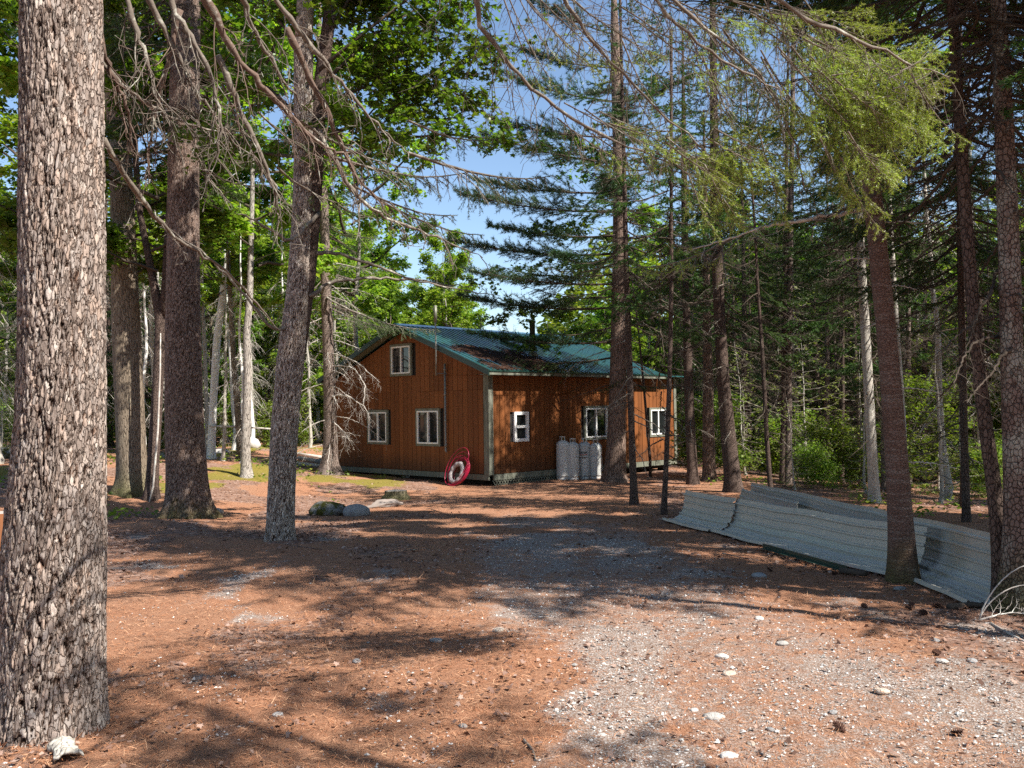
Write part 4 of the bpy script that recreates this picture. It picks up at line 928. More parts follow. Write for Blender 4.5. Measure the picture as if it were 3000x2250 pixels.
for k, (key, nm, lab, pts, H, mt, cr, zb, sc) in enumerate(R_LAB):
    tree(key, nm, lab, pts, H, mt, n=14, flare=0.3, crown=[(cr, zb, k * 1.3 + 0.3, sc)] + ([(cr, zb + 0.35, k * 1.3 + 1.6, sc * 0.95)] if cr in SPRUCE and key[0] in 'KL' else []), seed=40 + k)
    if 'spruce' in nm or 'fir' in nm: put('dead_branches', DEADT[k % 2], TREES[key][0], (0, 0, 0), k * 2.1, (0.9, 0.9, 1.0))
tree('K', 'fir_tree', 'smooth red brown fir trunk standing in front of the metal sheets', [(1952, 1256, 57), (1944, 1100, 50), (1934, 950, 46), (1918, 750, 43), (1901, 580, 41), (1882, 400, 38), (1866, 200, 37), (1852, 0, 34)], 15, M['bark_red'], n=40, flare=0.28, crown=[(SPRUCE[0], 6.0, 2.2, 0.9)], seed=8)
tree('L1', 'spruce_tree', 'leaning dark spruce trunk near the right edge', [(2176, 1306, 52), (2152, 1085, 32), (2130, 930, 30), (2108, 740, 28), (2090, 516, 26), (2072, 250, 23), (2056, 0, 20)], 14, M['bark_dark'], n=24, crown=[(SPRUCE[2], 3.6, 1.2, 0.95), (SPRUCE[0], 4.0, 2.6, 0.95)], seed=9)
tree('L4', 'spruce_tree', 'lichen spotted trunk at the right edge of the drive', [(2206, 1318, 84), (2196, 1085, 52), (2188, 850, 46), (2179, 516, 41), (2166, 200, 35), (2156, 0, 30)], 14, M['bark_lichen'], n=36, flare=0.5, crown=[(SPRUCE[1], 3.9, 0.5, 1.0), (SPRUCE[2], 4.3, 2.5, 0.95)], seed=10)
for key, rz in (('L1', 0.4), ('L4', 2.4), ('K0', 1.0)): put('dead_branches', DEADT[1], TREES[key][0], (0, 0, 0.6), rz, 1.1)

# white pine limbs on the pine by the tanks: flat plates reaching left over the sky gap
root, b, P, r = TREES['H']; rng = np.random.default_rng(91)
for (py, az, el, L, tf) in [(1000, 178, 0.02, 4.2, 110), (900, 168, 0.05, 4.6, 130), (830, 196, 0.0, 4.4, 120), (740, 175, 0.05, 4.8, 140), (690, 160, 0.1, 4.0, 110), (620, 185, 0.05, 4.6, 130), (560, 172, 0.08, 4.2, 120),
                            (480, 190, 0.12, 4.0, 110), (400, 170, 0.15, 3.8, 110), (300, 182, 0.2, 3.4, 100), (200, 165, 0.25, 3.0, 90), (100, 190, 0.3, 2.8, 90), (0, 175, 0.3, 2.4, 80),
                            (900, 20, 0.0, 2.6, 70), (700, 340, 0.05, 2.8, 80), (500, 10, 0.1, 2.6, 70), (300, 350, 0.2, 2.2, 70), (600, 255, 0.0, 2.8, 80), (400, 265, 0.1, 2.6, 80), (780, 230, -0.05, 3.0, 90), (250, 100, 0.2, 2.6, 60), (520, 95, 0.1, 3.0, 70)]:
    g = Geo(); z = at(1810, py, b[1])[2] - b[2]; p = on_path(P, z)
    pine_plates(g, rng, p, R_(az), el, L, int(tf * 1.5))
    obj('pine_limb', g.mesh('pine_limb', [M['twig_dark'], M['pine_needle']]), root)
g = Geo()
for k in range(14): limb(g, rng, on_path(P, 2.4 + 0.35 * k), rng.random() * 6.28, -0.1, 1.6 + rng.random(), 0.014, 0.2, 7, 0.3)
obj('dead_branches', g.mesh('dead_branches', M['twig_dark']), root)
# lower fir sprays hanging between the pine and the wall
def bough(root, b, g0, g1, rng, L, mats, nl=0.022, nw=0.0026, per=260, droop=0.25, bare=0.15, roll=0.0, name='bough', gap=0.08, sec=0.42, drop=0.15, r_mul=1.0):
    """needle covered limb from world point g0 towards g1"""
    d = g1 - g0; L = float(np.linalg.norm(d)); az = math.atan2(d[1], d[0]); el = math.asin(d[2] / L)
    s0, s1, r0, r1, lv = spray(rng, L, gap, sec, 0.045 if nl < 0.03 else 0.06, 0.42, droop, 0.15, drop, bare)
    s0 = turn(s0, az, el + droop * 0.5, roll) + g0 - b; s1 = turn(s1, az, el + droop * 0.5, roll) + g0 - b
    g = Geo(); add_prisms(g, s0, s1, r0 * r_mul, r1 * r_mul, 0); add_needles(g, rng, s0[lv], s1[lv], per, nl, nw, 1)
    return obj(name, g.mesh(name, mats), root)
def pxp(x, y, Y): return at(x * S3, y * S3, Y)
rng = np.random.default_rng(92)
for (x0, y0, x1, y1, dY) in [(1336, 770, 1100, 800, -0.6), (1338, 700, 1180, 745, -0.8), (1340, 640, 1120, 640, -0.5), (1338, 590, 1080, 610, 0.3), (1360, 800, 1290, 860, -0.6), (1345, 820, 1430, 850, -1.0), (1352, 560, 1480, 620, -1.2), (1338, 520, 1230, 560, -1.0), (1340, 470, 1220, 430, -0.9), (1340, 400, 1240, 330, -0.9)]:
    bough(root, b, pxp(x0, y0, b[1]), pxp(x1, y1, b[1] + dY), rng, 2, [M['twig_dark'], M['needle']], 0.04, 0.010, 110, 0.1, 0.1, gap=0.08)
# maple sprigs drooping in front of the roof and the sky: limbs of the double maple
root, b, P, r = TREES['E']; rng = np.random.default_rng(93)
def maple_limb(pts, Y0, Y1, seed, n_twig=26, leaf=0.085, per=7, r0=0.02, spread=0.5, root=root, b=b, mats=None, start=0.25, droop=0.15):
    rg = np.random.default_rng(seed); g = Geo(); k = len(pts)
    Pw = np.array([pxp(x, y, Y0 + (Y1 - Y0) * q / (k - 1)) for q, (x, y) in enumerate(pts)]) - b
    g.tube(Pw, np.linspace(r0, 0.005, k), 6, 0); t_ = np.linspace(0, 1, k); LP, W0, W1 = [], [], []
    for q in range(n_twig):
        u = start + (1 - start) * (q + rg.random()) / n_twig; p = np.array([np.interp(u, t_, Pw[:, c]) for c in range(3)])
        d = rg.normal(size=3) * np.array([1, 1, 0.5]); d[2] -= droop; d /= np.linalg.norm(d); l = spread * (0.4 + 0.9 * rg.random())
        e = p + d * l; W0.append(p); W1.append(e); c = rg.integers(max(2, per // 2), per * 2)
        for s_ in range(3):
            pp = p + d * l * (0.3 + 0.6 * rg.random()); dd_ = d + rg.normal(size=3) * 0.6; e2 = pp + dd_ * l * 0.35; W0.append(pp); W1.append(e2)
            LP.append(pp + (e2 - pp) * rg.random((c // 2 + 1, 1)) + rg.normal(size=(c // 2 + 1, 3)) * 0.045)
        LP.append(p + (e - p) * (0.25 + 0.85 * rg.random((c, 1))) + rg.normal(size=(c, 3)) * np.array([0.05, 0.05, 0.035]))
    add_prisms(g, np.array(W0), np.array(W1), np.full(len(W0), 0.005), np.full(len(W0), 0.002), 0)
    add_leaves(g, rg, np.concatenate(LP), leaf, 1, True, 0.45)
    return obj('leafy_limb', g.mesh('leafy_limb', mats or [M['twig_dark'], M['leaf']]), root)
Y = b[1]
for q, (pts, Y0, Y1, nt, sp) in enumerate([
    ([(690, 190), (760, 120), (830, 60), (900, 20), (980, 30)], Y, Y + 1.5, 40, 0.6), ([(690, 230), (780, 190), (870, 170), (960, 190), (1040, 230)], Y, Y + 1.0, 44, 0.6),
    ([(680, 330), (770, 330), (860, 300), (960, 290), (1060, 300), (1130, 290)], Y, Y + 0.8, 30, 0.45), ([(700, 100), (740, 20), (790, -60), (850, -120)], Y, Y + 1, 34, 0.7),
    ([(660, 120), (600, 40), (540, -30), (480, -60)], Y, Y + 1, 40, 0.7), ([(655, 260), (580, 190), (520, 150), (440, 120)], Y, Y + 1.5, 40, 0.6), ([(686, 260), (730, 250), (790, 260), (850, 330)], Y, Y - 0.5, 30, 0.5),
    ([(690, 150), (800, 60), (930, -40), (1060, -60)], Y, Y + 0.5, 44, 0.7), ([(660, 60), (690, -60), (760, -150)], Y, Y + 1, 30, 0.8), ([(650, 340), (560, 330), (480, 290), (400, 300)], Y, Y + 2.5, 34, 0.6),
    ([(690, 300), (840, 240), (1000, 130), (1110, 90)], Y, Y + 1.6, 46, 0.6), ([(690, 260), (800, 150), (900, 100), (1000, 70)], Y, Y + 2.2, 46, 0.7)]):
    maple_limb(pts, Y0, Y1, 300 + q, int(nt * 1.1), 0.095, 7, 0.03, sp)
put('crown', LEAFY[1], root, on_path(P, 7.6), 0.6, (0.8, 0.8, 0.7))
# bare grey limbs of the double maple, right of its stems
g = Geo(); rng = np.random.default_rng(94)
for pts, Y1 in (([(664, 548), (720, 545), (800, 570), (880, 600), (980, 625), (1090, 640)], 1.5), ([(668, 640), (720, 605), (800, 600), (880, 602), (960, 615), (1050, 620)], 2.0), ([(690, 460), (630, 530), (560, 480), (500, 455)], -1.0), ([(640, 690), (590, 720), (520, 620), (430, 540), (330, 470)], -1.2)):
    limb_path(g, rng, np.array([pxp(x, y, Y + Y1 * q / (len(pts) - 1)) for q, (x, y) in enumerate(pts)]) - b, 0.028, 7, 0.5, hang=0.1)
obj('bare_limbs', g.mesh('bare_limbs', M['twig']), root)
# leafy maple sapling sprigs over the roof (a young maple behind the pine)
yb = hit(1405 * S3, 1030 * S3); sap = thing('young_maple', 'slender young maple whose sprigs hang over the cabin roof beside the pine', 'tree', yb)
g = Geo(); Pm = np.array([[0, 0, -0.2], [0.0, 0, 0.5], [-0.1, 0, 2.0], [-0.2, 0, 3.4], [-0.3, 0, 4.6], [-0.5, 0, 6.5]]); g.tube(Pm, [0.05, 0.045, 0.04, 0.034, 0.028, 0.012], 10); obj('trunk', g.mesh('trunk', M['bark_dark']), sap)
for q, pts in enumerate([[(1395, 690), (1300, 640), (1200, 650), (1110, 680), (1060, 690)], [(1395, 740), (1320, 720), (1240, 690), (1150, 660)], [(1392, 640), (1300, 590), (1200, 570), (1090, 580), (1010, 610)], [(1390, 560), (1310, 500), (1230, 480), (1160, 500)],
                         [(1395, 700), (1250, 700), (1170, 735), (1130, 745)], [(1388, 480), (1300, 400), (1220, 340), (1150, 290)], [(1388, 430), (1300, 330), (1220, 290)]]):
    maple_limb(pts, yb[1], yb[1] - 0.9, 330 + q, 36, 0.12, 6, 0.016, 0.6, root=sap, b=yb, mats=[M['twig_dark'], M['leaf_light'] if q < 3 else M['leaf']], start=0.15)
# dead, lichened twigs of the slender fir
root, b, P, r = TREES['F']; g = Geo(); rng = np.random.default_rng(95)
for k in range(46):
    z = 0.9 + 6.2 * rng.random(); p = on_path(P, z); az = rng.choice([rng.normal(-0.2, 0.5), rng.normal(3.3, 0.5), rng.random() * 6.28], p=[0.45, 0.3, 0.25])
    limb(g, rng, p, az, 0.05 + 0.2 * rng.normal(), 0.9 + 1.1 * rng.random(), 0.014, 0.45, 8, 0.38)
obj('dead_branches', g.mesh('dead_branches', M['twig_pale']), root)
for pts, Y1 in (([(706, 860), (745, 850), (790, 880), (800, 905)], -1.5), ([(706, 790), (760, 790), (790, 830), (785, 880)], -1.5), ([(708, 760), (770, 780), (825, 830)], -1.2), ([(706, 900), (740, 930), (760, 960)], -0.8)):
    g = Geo(); limb_path(g, rng, np.array([pxp(x, y, b[1] + Y1 * q / (len(pts) - 1)) for q, (x, y) in enumerate(pts)]) - b, 0.024, 12, 0.9, hang=0.9); obj('dead_branch', g.mesh('dead_branch', M['twig_pale']), root)
for (x0, y0, x1, y1, dY) in [(705, 640, 930, 750, -1.6), (704, 660, 880, 740, -1.2), (703, 560, 850, 600, -0.5), (700, 480, 820, 530, 0.4), (700, 430, 600, 480, -0.5), (702, 600, 610, 690, -1.0), (700, 400, 800, 440, 0.6)]:
    bough(root, b, pxp(x0, y0, b[1]), pxp(x1, y1, b[1] + dY), rng, 2, [M['twig'], M['needle']], 0.035, 0.009, 110, 0.12, 0.35, gap=0.08)

# thick dead limbs of the big foreground spruce, drooping to the right
root, b, P, r = TREES['A']; rng = np.random.default_rng(96); YA = b[1]
for k, (pts, Y0, Y1, r0, sub, sl_) in enumerate([
    ([(300, -60), (350, 60), (410, 180), (470, 260), (520, 330)], 5.0, 5.7, 0.019, 12, 0.5), ([(420, -60), (470, 60), (540, 160), (620, 240), (700, 320), (760, 330)], 5.2, 6.2, 0.024, 14, 0.6),
    ([(500, -60), (545, 60), (610, 180), (680, 250)], 5.4, 6.2, 0.018, 12, 0.5), ([(215, 130), (270, 190), (340, 240), (420, 275), (500, 290)], 4.9, 5.6, 0.013, 12, 0.45),
    ([(205, 20), (230, 130), (270, 220), (290, 330)], 4.7, 5.2, 0.016, 10, 0.4), ([(350, -60), (380, 30), (440, 120), (480, 240), (470, 330), (440, 390)], 5.1, 5.4, 0.015, 14, 0.5),
    ([(560, -60), (640, 60), (720, 160), (800, 250), (880, 330)], 5.6, 6.6, 0.019, 14, 0.5), ([(390, 20), (360, 150), (330, 260), (320, 400)], 5.2, 5.4, 0.014, 12, 0.45),
    ([(225, 300), (300, 430), (380, 520), (460, 560), (560, 660), (610, 720)], 5.4, 7.5, 0.016, 6, 0.4), ([(470, 120), (530, 260), (590, 400), (600, 470)], 5.5, 6.0, 0.018, 14, 0.5), ([(620, 60), (700, 230), (780, 400), (860, 470)], 5.9, 6.9, 0.022, 16, 0.5), ([(260, -40), (300, 80), (330, 170), (345, 260)], 5.0, 5.2, 0.018, 12, 0.5), ([(690, 280), (760, 420), (850, 480), (960, 520), (1050, 560)], 6.3, 7.2, 0.016, 14, 0.45)]):
    g = Geo(); limb_path(g, rng, np.array([pxp(x, y, Y0 + (Y1 - Y0) * q / (len(pts) - 1)) for q, (x, y) in enumerate(pts)]) - b, r0, sub, sl_, hang=0.8, sides=8, twig_r=0.005)
    obj('dead_branch', g.mesh('dead_branch', M['twig_red'] if k % 3 == 1 else M['twig']), root)
for (x0, y0, x1, y1, Y0, Y1, br) in [(640, 250, 900, 400, 6.2, 6.8, 0.4), (700, 330, 1010, 420, 6.4, 7.2, 0.35), (760, 400, 980, 500, 6.6, 7.2, 0.4), (600, 360, 760, 470, 6.0, 6.6, 0.5), (880, 330, 1180, 430, 6.6, 7.4, 0.3), (420, 330, 500, 470, 5.6, 5.9, 0.5), (540, 330, 640, 500, 6.0, 6.4, 0.45), (880, 260, 1080, 330, 6.8, 7.4, 0.4), (820, 430, 1040, 540, 6.8, 7.3, 0.5), (560, 240, 720, 380, 5.8, 6.3, 0.5), (480, 180, 560, 400, 5.6, 6.0, 0.6)]:
    bough(root, b, pxp(x0, y0, Y0), pxp(x1, y1, Y1), rng, 2, [M['twig'], M['needle']], 0.021, 0.0034, 330, 0.12, br, gap=0.05, drop=0.4)

# the lit boughs overhead: limbs of a spruce that stands behind the viewer
ob_ = np.array([0.7, -2.4, float(gz(0.7, -2.4))]); over = thing('spruce_tree', 'spruce whose long sunlit boughs hang over the drive at upper right', 'tree', ob_)
g = Geo(); g.tube([(0, 0, -0.3), (0, 0, 0), (0, 0, 2), (0, 0, 6), (0, 0, 13)], [0.26, 0.22, 0.18, 0.14, 0.02], 16); obj('trunk', g.mesh('trunk', M['bark_spruce']), over)
rng = np.random.default_rng(97)
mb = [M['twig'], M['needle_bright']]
limbs = [([(1500, -260), (1620, -30), (1790, 60), (1950, 130), (2060, 170)], 3.3, 4.6, 0.014), ([(1000, -150), (1040, 60), (1130, 180), (1300, 300), (1480, 360)], 3.6, 4.6, 0.016),
         ([(1300, -200), (1420, 20), (1560, 130), (1700, 210)], 3.6, 4.4, 0.013), ([(1150, -160), (1250, 60), (1400, 220), (1530, 330)], 3.7, 4.5, 0.011), ([(1330, -120), (1500, 40), (1640, 150), (1720, 300), (1740, 420)], 4.2, 4.9, 0.010)]
for k, (pts, Y0, Y1, r0) in enumerate(limbs):
    g = Geo(); Pw = np.array([pxp(x, y, Y0 + (Y1 - Y0) * q / (len(pts) - 1)) for q, (x, y) in enumerate(pts)]) - ob_
    st_ = np.array([0, 0, 4.2 + 0.25 * k]); Pw = np.vstack([st_, st_ * 0.5 + Pw[0] * 0.5 + [0, 0, 0.25], Pw])
    limb_path(g, rng, Pw, r0, 44, 0.5, hang=0.9, sides=8, twig_r=0.0026); obj('limb', g.mesh('limb', M['twig']), over)
SPR = [(1700, 60, 1850, 140, .3), (1780, 80, 1960, 175, .2), (1850, 120, 2010, 205, .1), (1900, 165, 2045, 140, 0), (1880, 190, 2025, 290, 0), (1820, 180, 1960, 320, .1), (1760, 190, 1890, 360, .15), (1700, 180, 1800, 340, .25), (1640, 150, 1740, 300, .3), (1580, 120, 1680, 270, .4),
       (1480, 330, 1600, 365, .2), (1560, 340, 1725, 325, .1), (1600, 330, 1735, 405, .1), (1500, 350, 1620, 445, .2), (1380, 300, 1500, 365, .4), (1290, 260, 1420, 345, .5), (1900, 260, 1955, 400, .05), (1950, 220, 2015, 370, .0), (1420, 60, 1560, 170, .6), (1300, 40, 1430, 150, .7), (1180, 40, 1290, 180, .7), (1530, 20, 1680, 90, .5),
       (1860, 330, 1930, 430, .1), (1790, 340, 1830, 450, .2), (1740, 80, 1800, 200, .3), (1660, 20, 1800, 60, .4), (1120, 60, 1180, 220, .8), (1380, 150, 1450, 300, .7), (1540, 180, 1590, 330, .5), (1960, 150, 2030, 110, 0), (1660, 340, 1690, 450, .2), (1550, 400, 1600, 500, .2)]
for k, (x0, y0, x1, y1, br) in enumerate(SPR):
    for q in range(3):
        Y0 = 4.3 + 0.5 * rng.random(); jx, jy = rng.normal() * 26 * (q > 0), rng.normal() * 22 * (q > 0)
        xs, ys = x0 - 0.55 * (x1 - x0) + jx, y0 - 0.45 * (y1 - y0) + jy; xe, ye = x1 + jx * 1.4, y1 + jy * 1.6
        bough(over, ob_, pxp(xs, ys, Y0), pxp(xe, ye, Y0 + 0.15 + 0.3 * rng.random()), rng, 1, mb, 0.0175, 0.0030, 400, 0.12, br, gap=0.032, sec=0.40, drop=0.42, r_mul=0.55, roll=rng.normal() * 0.5)
put('crown', SPRUCE[1], over, (0, 0, 6.5), 0.3, 0.9)
# bleached limb with tufts on the red brown fir
root, b, P, r = TREES['K']; rng = np.random.default_rng(98); YK = b[1]
g = Geo(); limb_path(g, rng, np.array([pxp(x, y, YK + dy) for x, y, dy in ((1872, 452, 0), (1800, 466, -0.1), (1720, 478, -0.2), (1640, 492, -0.3), (1560, 520, -0.4), (1470, 545, -0.5))]) - b, 0.022, 12, 0.32, hang=0.5, twig_r=0.003); obj('dead_branch', g.mesh('dead_branch', M['twig_pale']), root)
for (x0, y0, x1, y1) in [(1580, 515, 1375, 610), (1640, 492, 1500, 470), (1620, 500, 1690, 545), (1560, 520, 1570, 640), (1700, 480, 1630, 470), (1530, 530, 1440, 540), (1600, 510, 1520, 590)]:
    bough(root, b, pxp(x0, y0, YK - 0.3), pxp(x1, y1, YK - 0.55), rng, 1, mb, 0.024, 0.0048, 260, 0.12, 0.3, gap=0.05, drop=0.3)
for x, y, az, L in ((1905, 620, 0.2, 0.35), (1925, 700, 3.0, 0.3), (1930, 840, 0.1, 0.5), (1940, 1000, 0.0, 0.55), (1895, 560, 3.3, 0.5), (1880, 300, 0.3, 0.5), (1870, 120, 3.0, 0.6), (1890, 480, 0.0, 0.9)):
    g = Geo(); limb(g, rng, pxp(x, y, YK) - b, az, 0.1, L, 0.006, 0.2, 3, 0.3); obj('dead_twig', g.mesh('dead_twig', M['twig_pale']), root)
# ------------------------------------------------------------------ bent sheets of ribbed metal
t = NT('dull_beige_back_of_sheet_metal'); n = t.noise(t.coord((2, 2, 2)), 1.5, 4); n2 = t.noise(t.coord((30, 30, 30)), 1.0, 3)
c = t.mix(n, (0.43, 0.41, 0.355), (0.54, 0.52, 0.46)); c = t.mix(t.ramp(n2, [(0.66, (0, 0, 0)), (0.74, (1, 1, 1))]), c, (0.17, 0.13, 0.09))
M['sheet'] = t.done(t.pbr(c, 0.36, 0.15, spec=0.5))
def bent_sheet(A, B, width, flat, rise, label, seed, dip=0.0, name='metal_sheet', turn_up=1.0, push=0.0):
    """long sheet from A (far) to B (near): flat lip on the ground, then curling up on its right side; ribs run lengthwise"""
    rng = np.random.default_rng(seed); L = np.linalg.norm(B - A); nl_ = 26
    s = []; k = 0.0; hs = []
    rib = 0.108
    q = 0
    while k < width - 0.02:
        tall = 0.030 if q % 3 == 0 else 0.014
        s += [k, k + 0.012, k + 0.028, k + 0.040]; hs += [0, tall, tall, 0]; k += rib; q += 1
    s.append(width); hs.append(0); s = np.array(s); hs = np.array(hs)
    R = 0.25; V = []
    ctr = (A + B) / 2
    for i_ in range(nl_ + 1):
        f = i_ / nl_; c = A + (B - A) * f; c = c.copy(); c[2] = float(gz(c[0], c[1])) + 0.03
        d = (B - A)[:2] / np.linalg.norm((B - A)[:2]); out = np.array([-d[1], d[0]])
        if out[0] < 0: out = -out
        a_max = rise * (1 + 0.06 * math.sin(5 * f + seed)); u = np.maximum(0, s - flat); ang_ = np.minimum(u / R, a_max)
        xo = np.minimum(s, flat) + R * np.sin(ang_) + np.maximum(0, u - R * a_max) * math.cos(a_max); zo = R * (1 - np.cos(ang_)) + np.maximum(0, u - R * a_max) * math.sin(a_max)
        nx, nz_ = -np.sin(ang_), np.cos(ang_)
        sag = 0.02 * math.sin(3.1 * f + seed) + dip * math.sin(math.pi * f)
        for dz in (0.0, -0.004):
            X = xo + nx * (hs + dz) + sag; Z = zo + nz_ * (hs + dz)
            V.append(np.stack([c[0] + out[0] * X, c[1] + out[1] * X, c[2] + Z], -1))
    m_ = len(s); V = np.array(V).reshape(nl_ + 1, 2, m_, 3)
    g = Geo(); idx = np.arange((nl_ + 1) * 2 * m_).reshape(nl_ + 1, 2, m_); Qs = []
    for sd in (0, 1):
        a_ = np.stack([idx[:-1, sd, :-1], idx[1:, sd, :-1], idx[1:, sd, 1:], idx[:-1, sd, 1:]], -1).reshape(-1, 4); Qs.append(a_ if sd == 0 else a_[:, ::-1])
    for e in (0, -1): Qs.append(np.stack([idx[:-1, 0, e], idx[:-1, 1, e], idx[1:, 1, e], idx[1:, 0, e]], -1).reshape(-1, 4)); Qs.append(np.stack([idx[e, 0, :-1], idx[e, 0, 1:], idx[e, 1, 1:], idx[e, 1, :-1]], -1).reshape(-1, 4))
    W = V.reshape(-1, 3); g.quads(W - A, np.concatenate(Qs)); o = obj(name, g.mesh(name, M['sheet']), None, A); return tag(o, label, 'metal sheet', 'bent metal sheets beside the drive')
def gp(x, y): return np.array([x, y, float(gz(x, y))])
def hp(x, y): return hit(x * S3, y * S3)
F0, F1 = hp(1428, 1126), hp(1922, 1249)
mid = F0 + (F1 - F0) * 0.30
bent_sheet(F0, mid + (F1 - F0) * 0.01, 0.74, 0.13, 1.36, 'short bent metal sheet overlapping at the far left end of the row', 1)
off = np.array([-0.02, -0.02, 0]); bent_sheet(mid, F1, 0.74, 0.15, 1.34, 'long bent beige metal sheet in front, passing behind the red brown trunk', 2)
rb = hp(2088, 1312); rf = gp(4.1, 17.5)
bent_sheet(rf, rb, 0.84, 0.20, 1.42, 'longest metal sheet, rear of the row, its near end lit at the right', 3)
mb_ = rf + (rb - rf) * 0.10; me_ = rf + (rb - rf) * 0.66
bent_sheet(rf + (rb - rf) * 0.03 + [-0.10, 0, 0], rf + (rb - rf) * 0.42 + [-0.12, 0, 0], 0.60, 0.05, 1.3, 'narrow dark green tinted sheet lying in the trough between the other two', 4)
strip0, strip1 = hp(1648, 1188), hp(1830, 1240)
g = Geo(); d = strip1 - strip0; lat_ = np.array([d[1], -d[0], 0]); lat_ /= np.linalg.norm(lat_)
pr = [(0, 0.0), (0.07, 0.012), (0.07, 0.016), (0.002, 0.005), (0.002, 0.06), (-0.002, 0.06)]
P_ = [np.array([0, 0, 0.02]) + lat_ * a_ + np.array([0, 0, z_]) for a_, z_ in pr]; g.prism(P_, d)
tag(obj('metal_strip', g.mesh('metal_strip', M['roof_trim']), None, strip0), 'narrow dark strip of edge flashing lying in the leaves before the sheets', 'metal strip')

# ------------------------------------------------------------------ gas tanks
t = NT('chalky_white_tank_paint'); n = t.noise(t.coord((4, 4, 2.5)), 1.4, 5, 0.65); n2 = t.noise(t.coord((25, 25, 9)), 1.0, 4, 0.7); z = t.n('SeparateXYZ', {'Vector': t.coord()}).outputs[2]
c = t.mix(n, (0.50, 0.495, 0.47), (0.62, 0.615, 0.59)); c = t.mix(t.ramp(n2, [(0.62, (0, 0, 0)), (0.72, (0.7, 0.7, 0.7))]), c, (0.34, 0.30, 0.25))
M['tank'] = t.done(t.pbr(c, 0.5, spec=0.35))
t = NT('rusty_white_band'); n = t.noise(t.coord((20, 20, 30)), 1.0, 4, 0.7); M['tank_ring'] = t.done(t.pbr(t.mix(t.ramp(n, [(0.5, (0, 0, 0)), (0.64, (1, 1, 1))]), (0.60, 0.59, 0.56), (0.26, 0.13, 0.075)), 0.6))
t = NT('brass_valve'); M['brass'] = t.done(t.pbr((0.30, 0.22, 0.09), 0.45, 0.8))
t = NT('black_lettering'); M['ink'] = t.done(t.pbr((0.02, 0.02, 0.02), 0.6))
t = NT('red_underline'); M['red'] = t.done(t.pbr((0.40, 0.02, 0.03), 0.5))
def collar(g, h, r, open_from, open_to, z0, n=28, win=0.35):
    th = np.linspace(open_from, open_to, n); 
    for a_, b_ in zip(th[:-1], th[1:]):
        def q(t_, rr, z_): return (rr * math.cos(t_), rr * math.sin(t_), z_)
        for za, zb in ((z0, z0 + 0.018), (z0 + h - 0.02, z0 + h)):
            g.quads([q(a_, r, za), q(b_, r, za), q(b_, r, zb), q(a_, r, zb), q(a_, r - 0.004, za), q(b_, r - 0.004, za), q(b_, r - 0.004, zb), q(a_, r - 0.004, zb)], [(0, 1, 2, 3), (5, 4, 7, 6), (3, 2, 6, 7), (1, 0, 4, 5)])
    for p_ in np.linspace(open_from, open_to, 5):
        for s_ in (-1, 1):
            a_ = p_ - 0.10; b_ = p_ + 0.10
            def q(t_, rr, z_): return (rr * math.cos(t_), rr * math.sin(t_), z_)
        g.quads([q(a_, r, z0), q(b_, r, z0), q(b_, r, z0 + h), q(a_, r, z0 + h), q(a_, r - 0.004, z0), q(b_, r - 0.004, z0), q(b_, r - 0.004, z0 + h), q(a_, r - 0.004, z0 + h)], [(0, 1, 2, 3), (5, 4, 7, 6), (0, 3, 7, 4), (2, 1, 5, 6)])
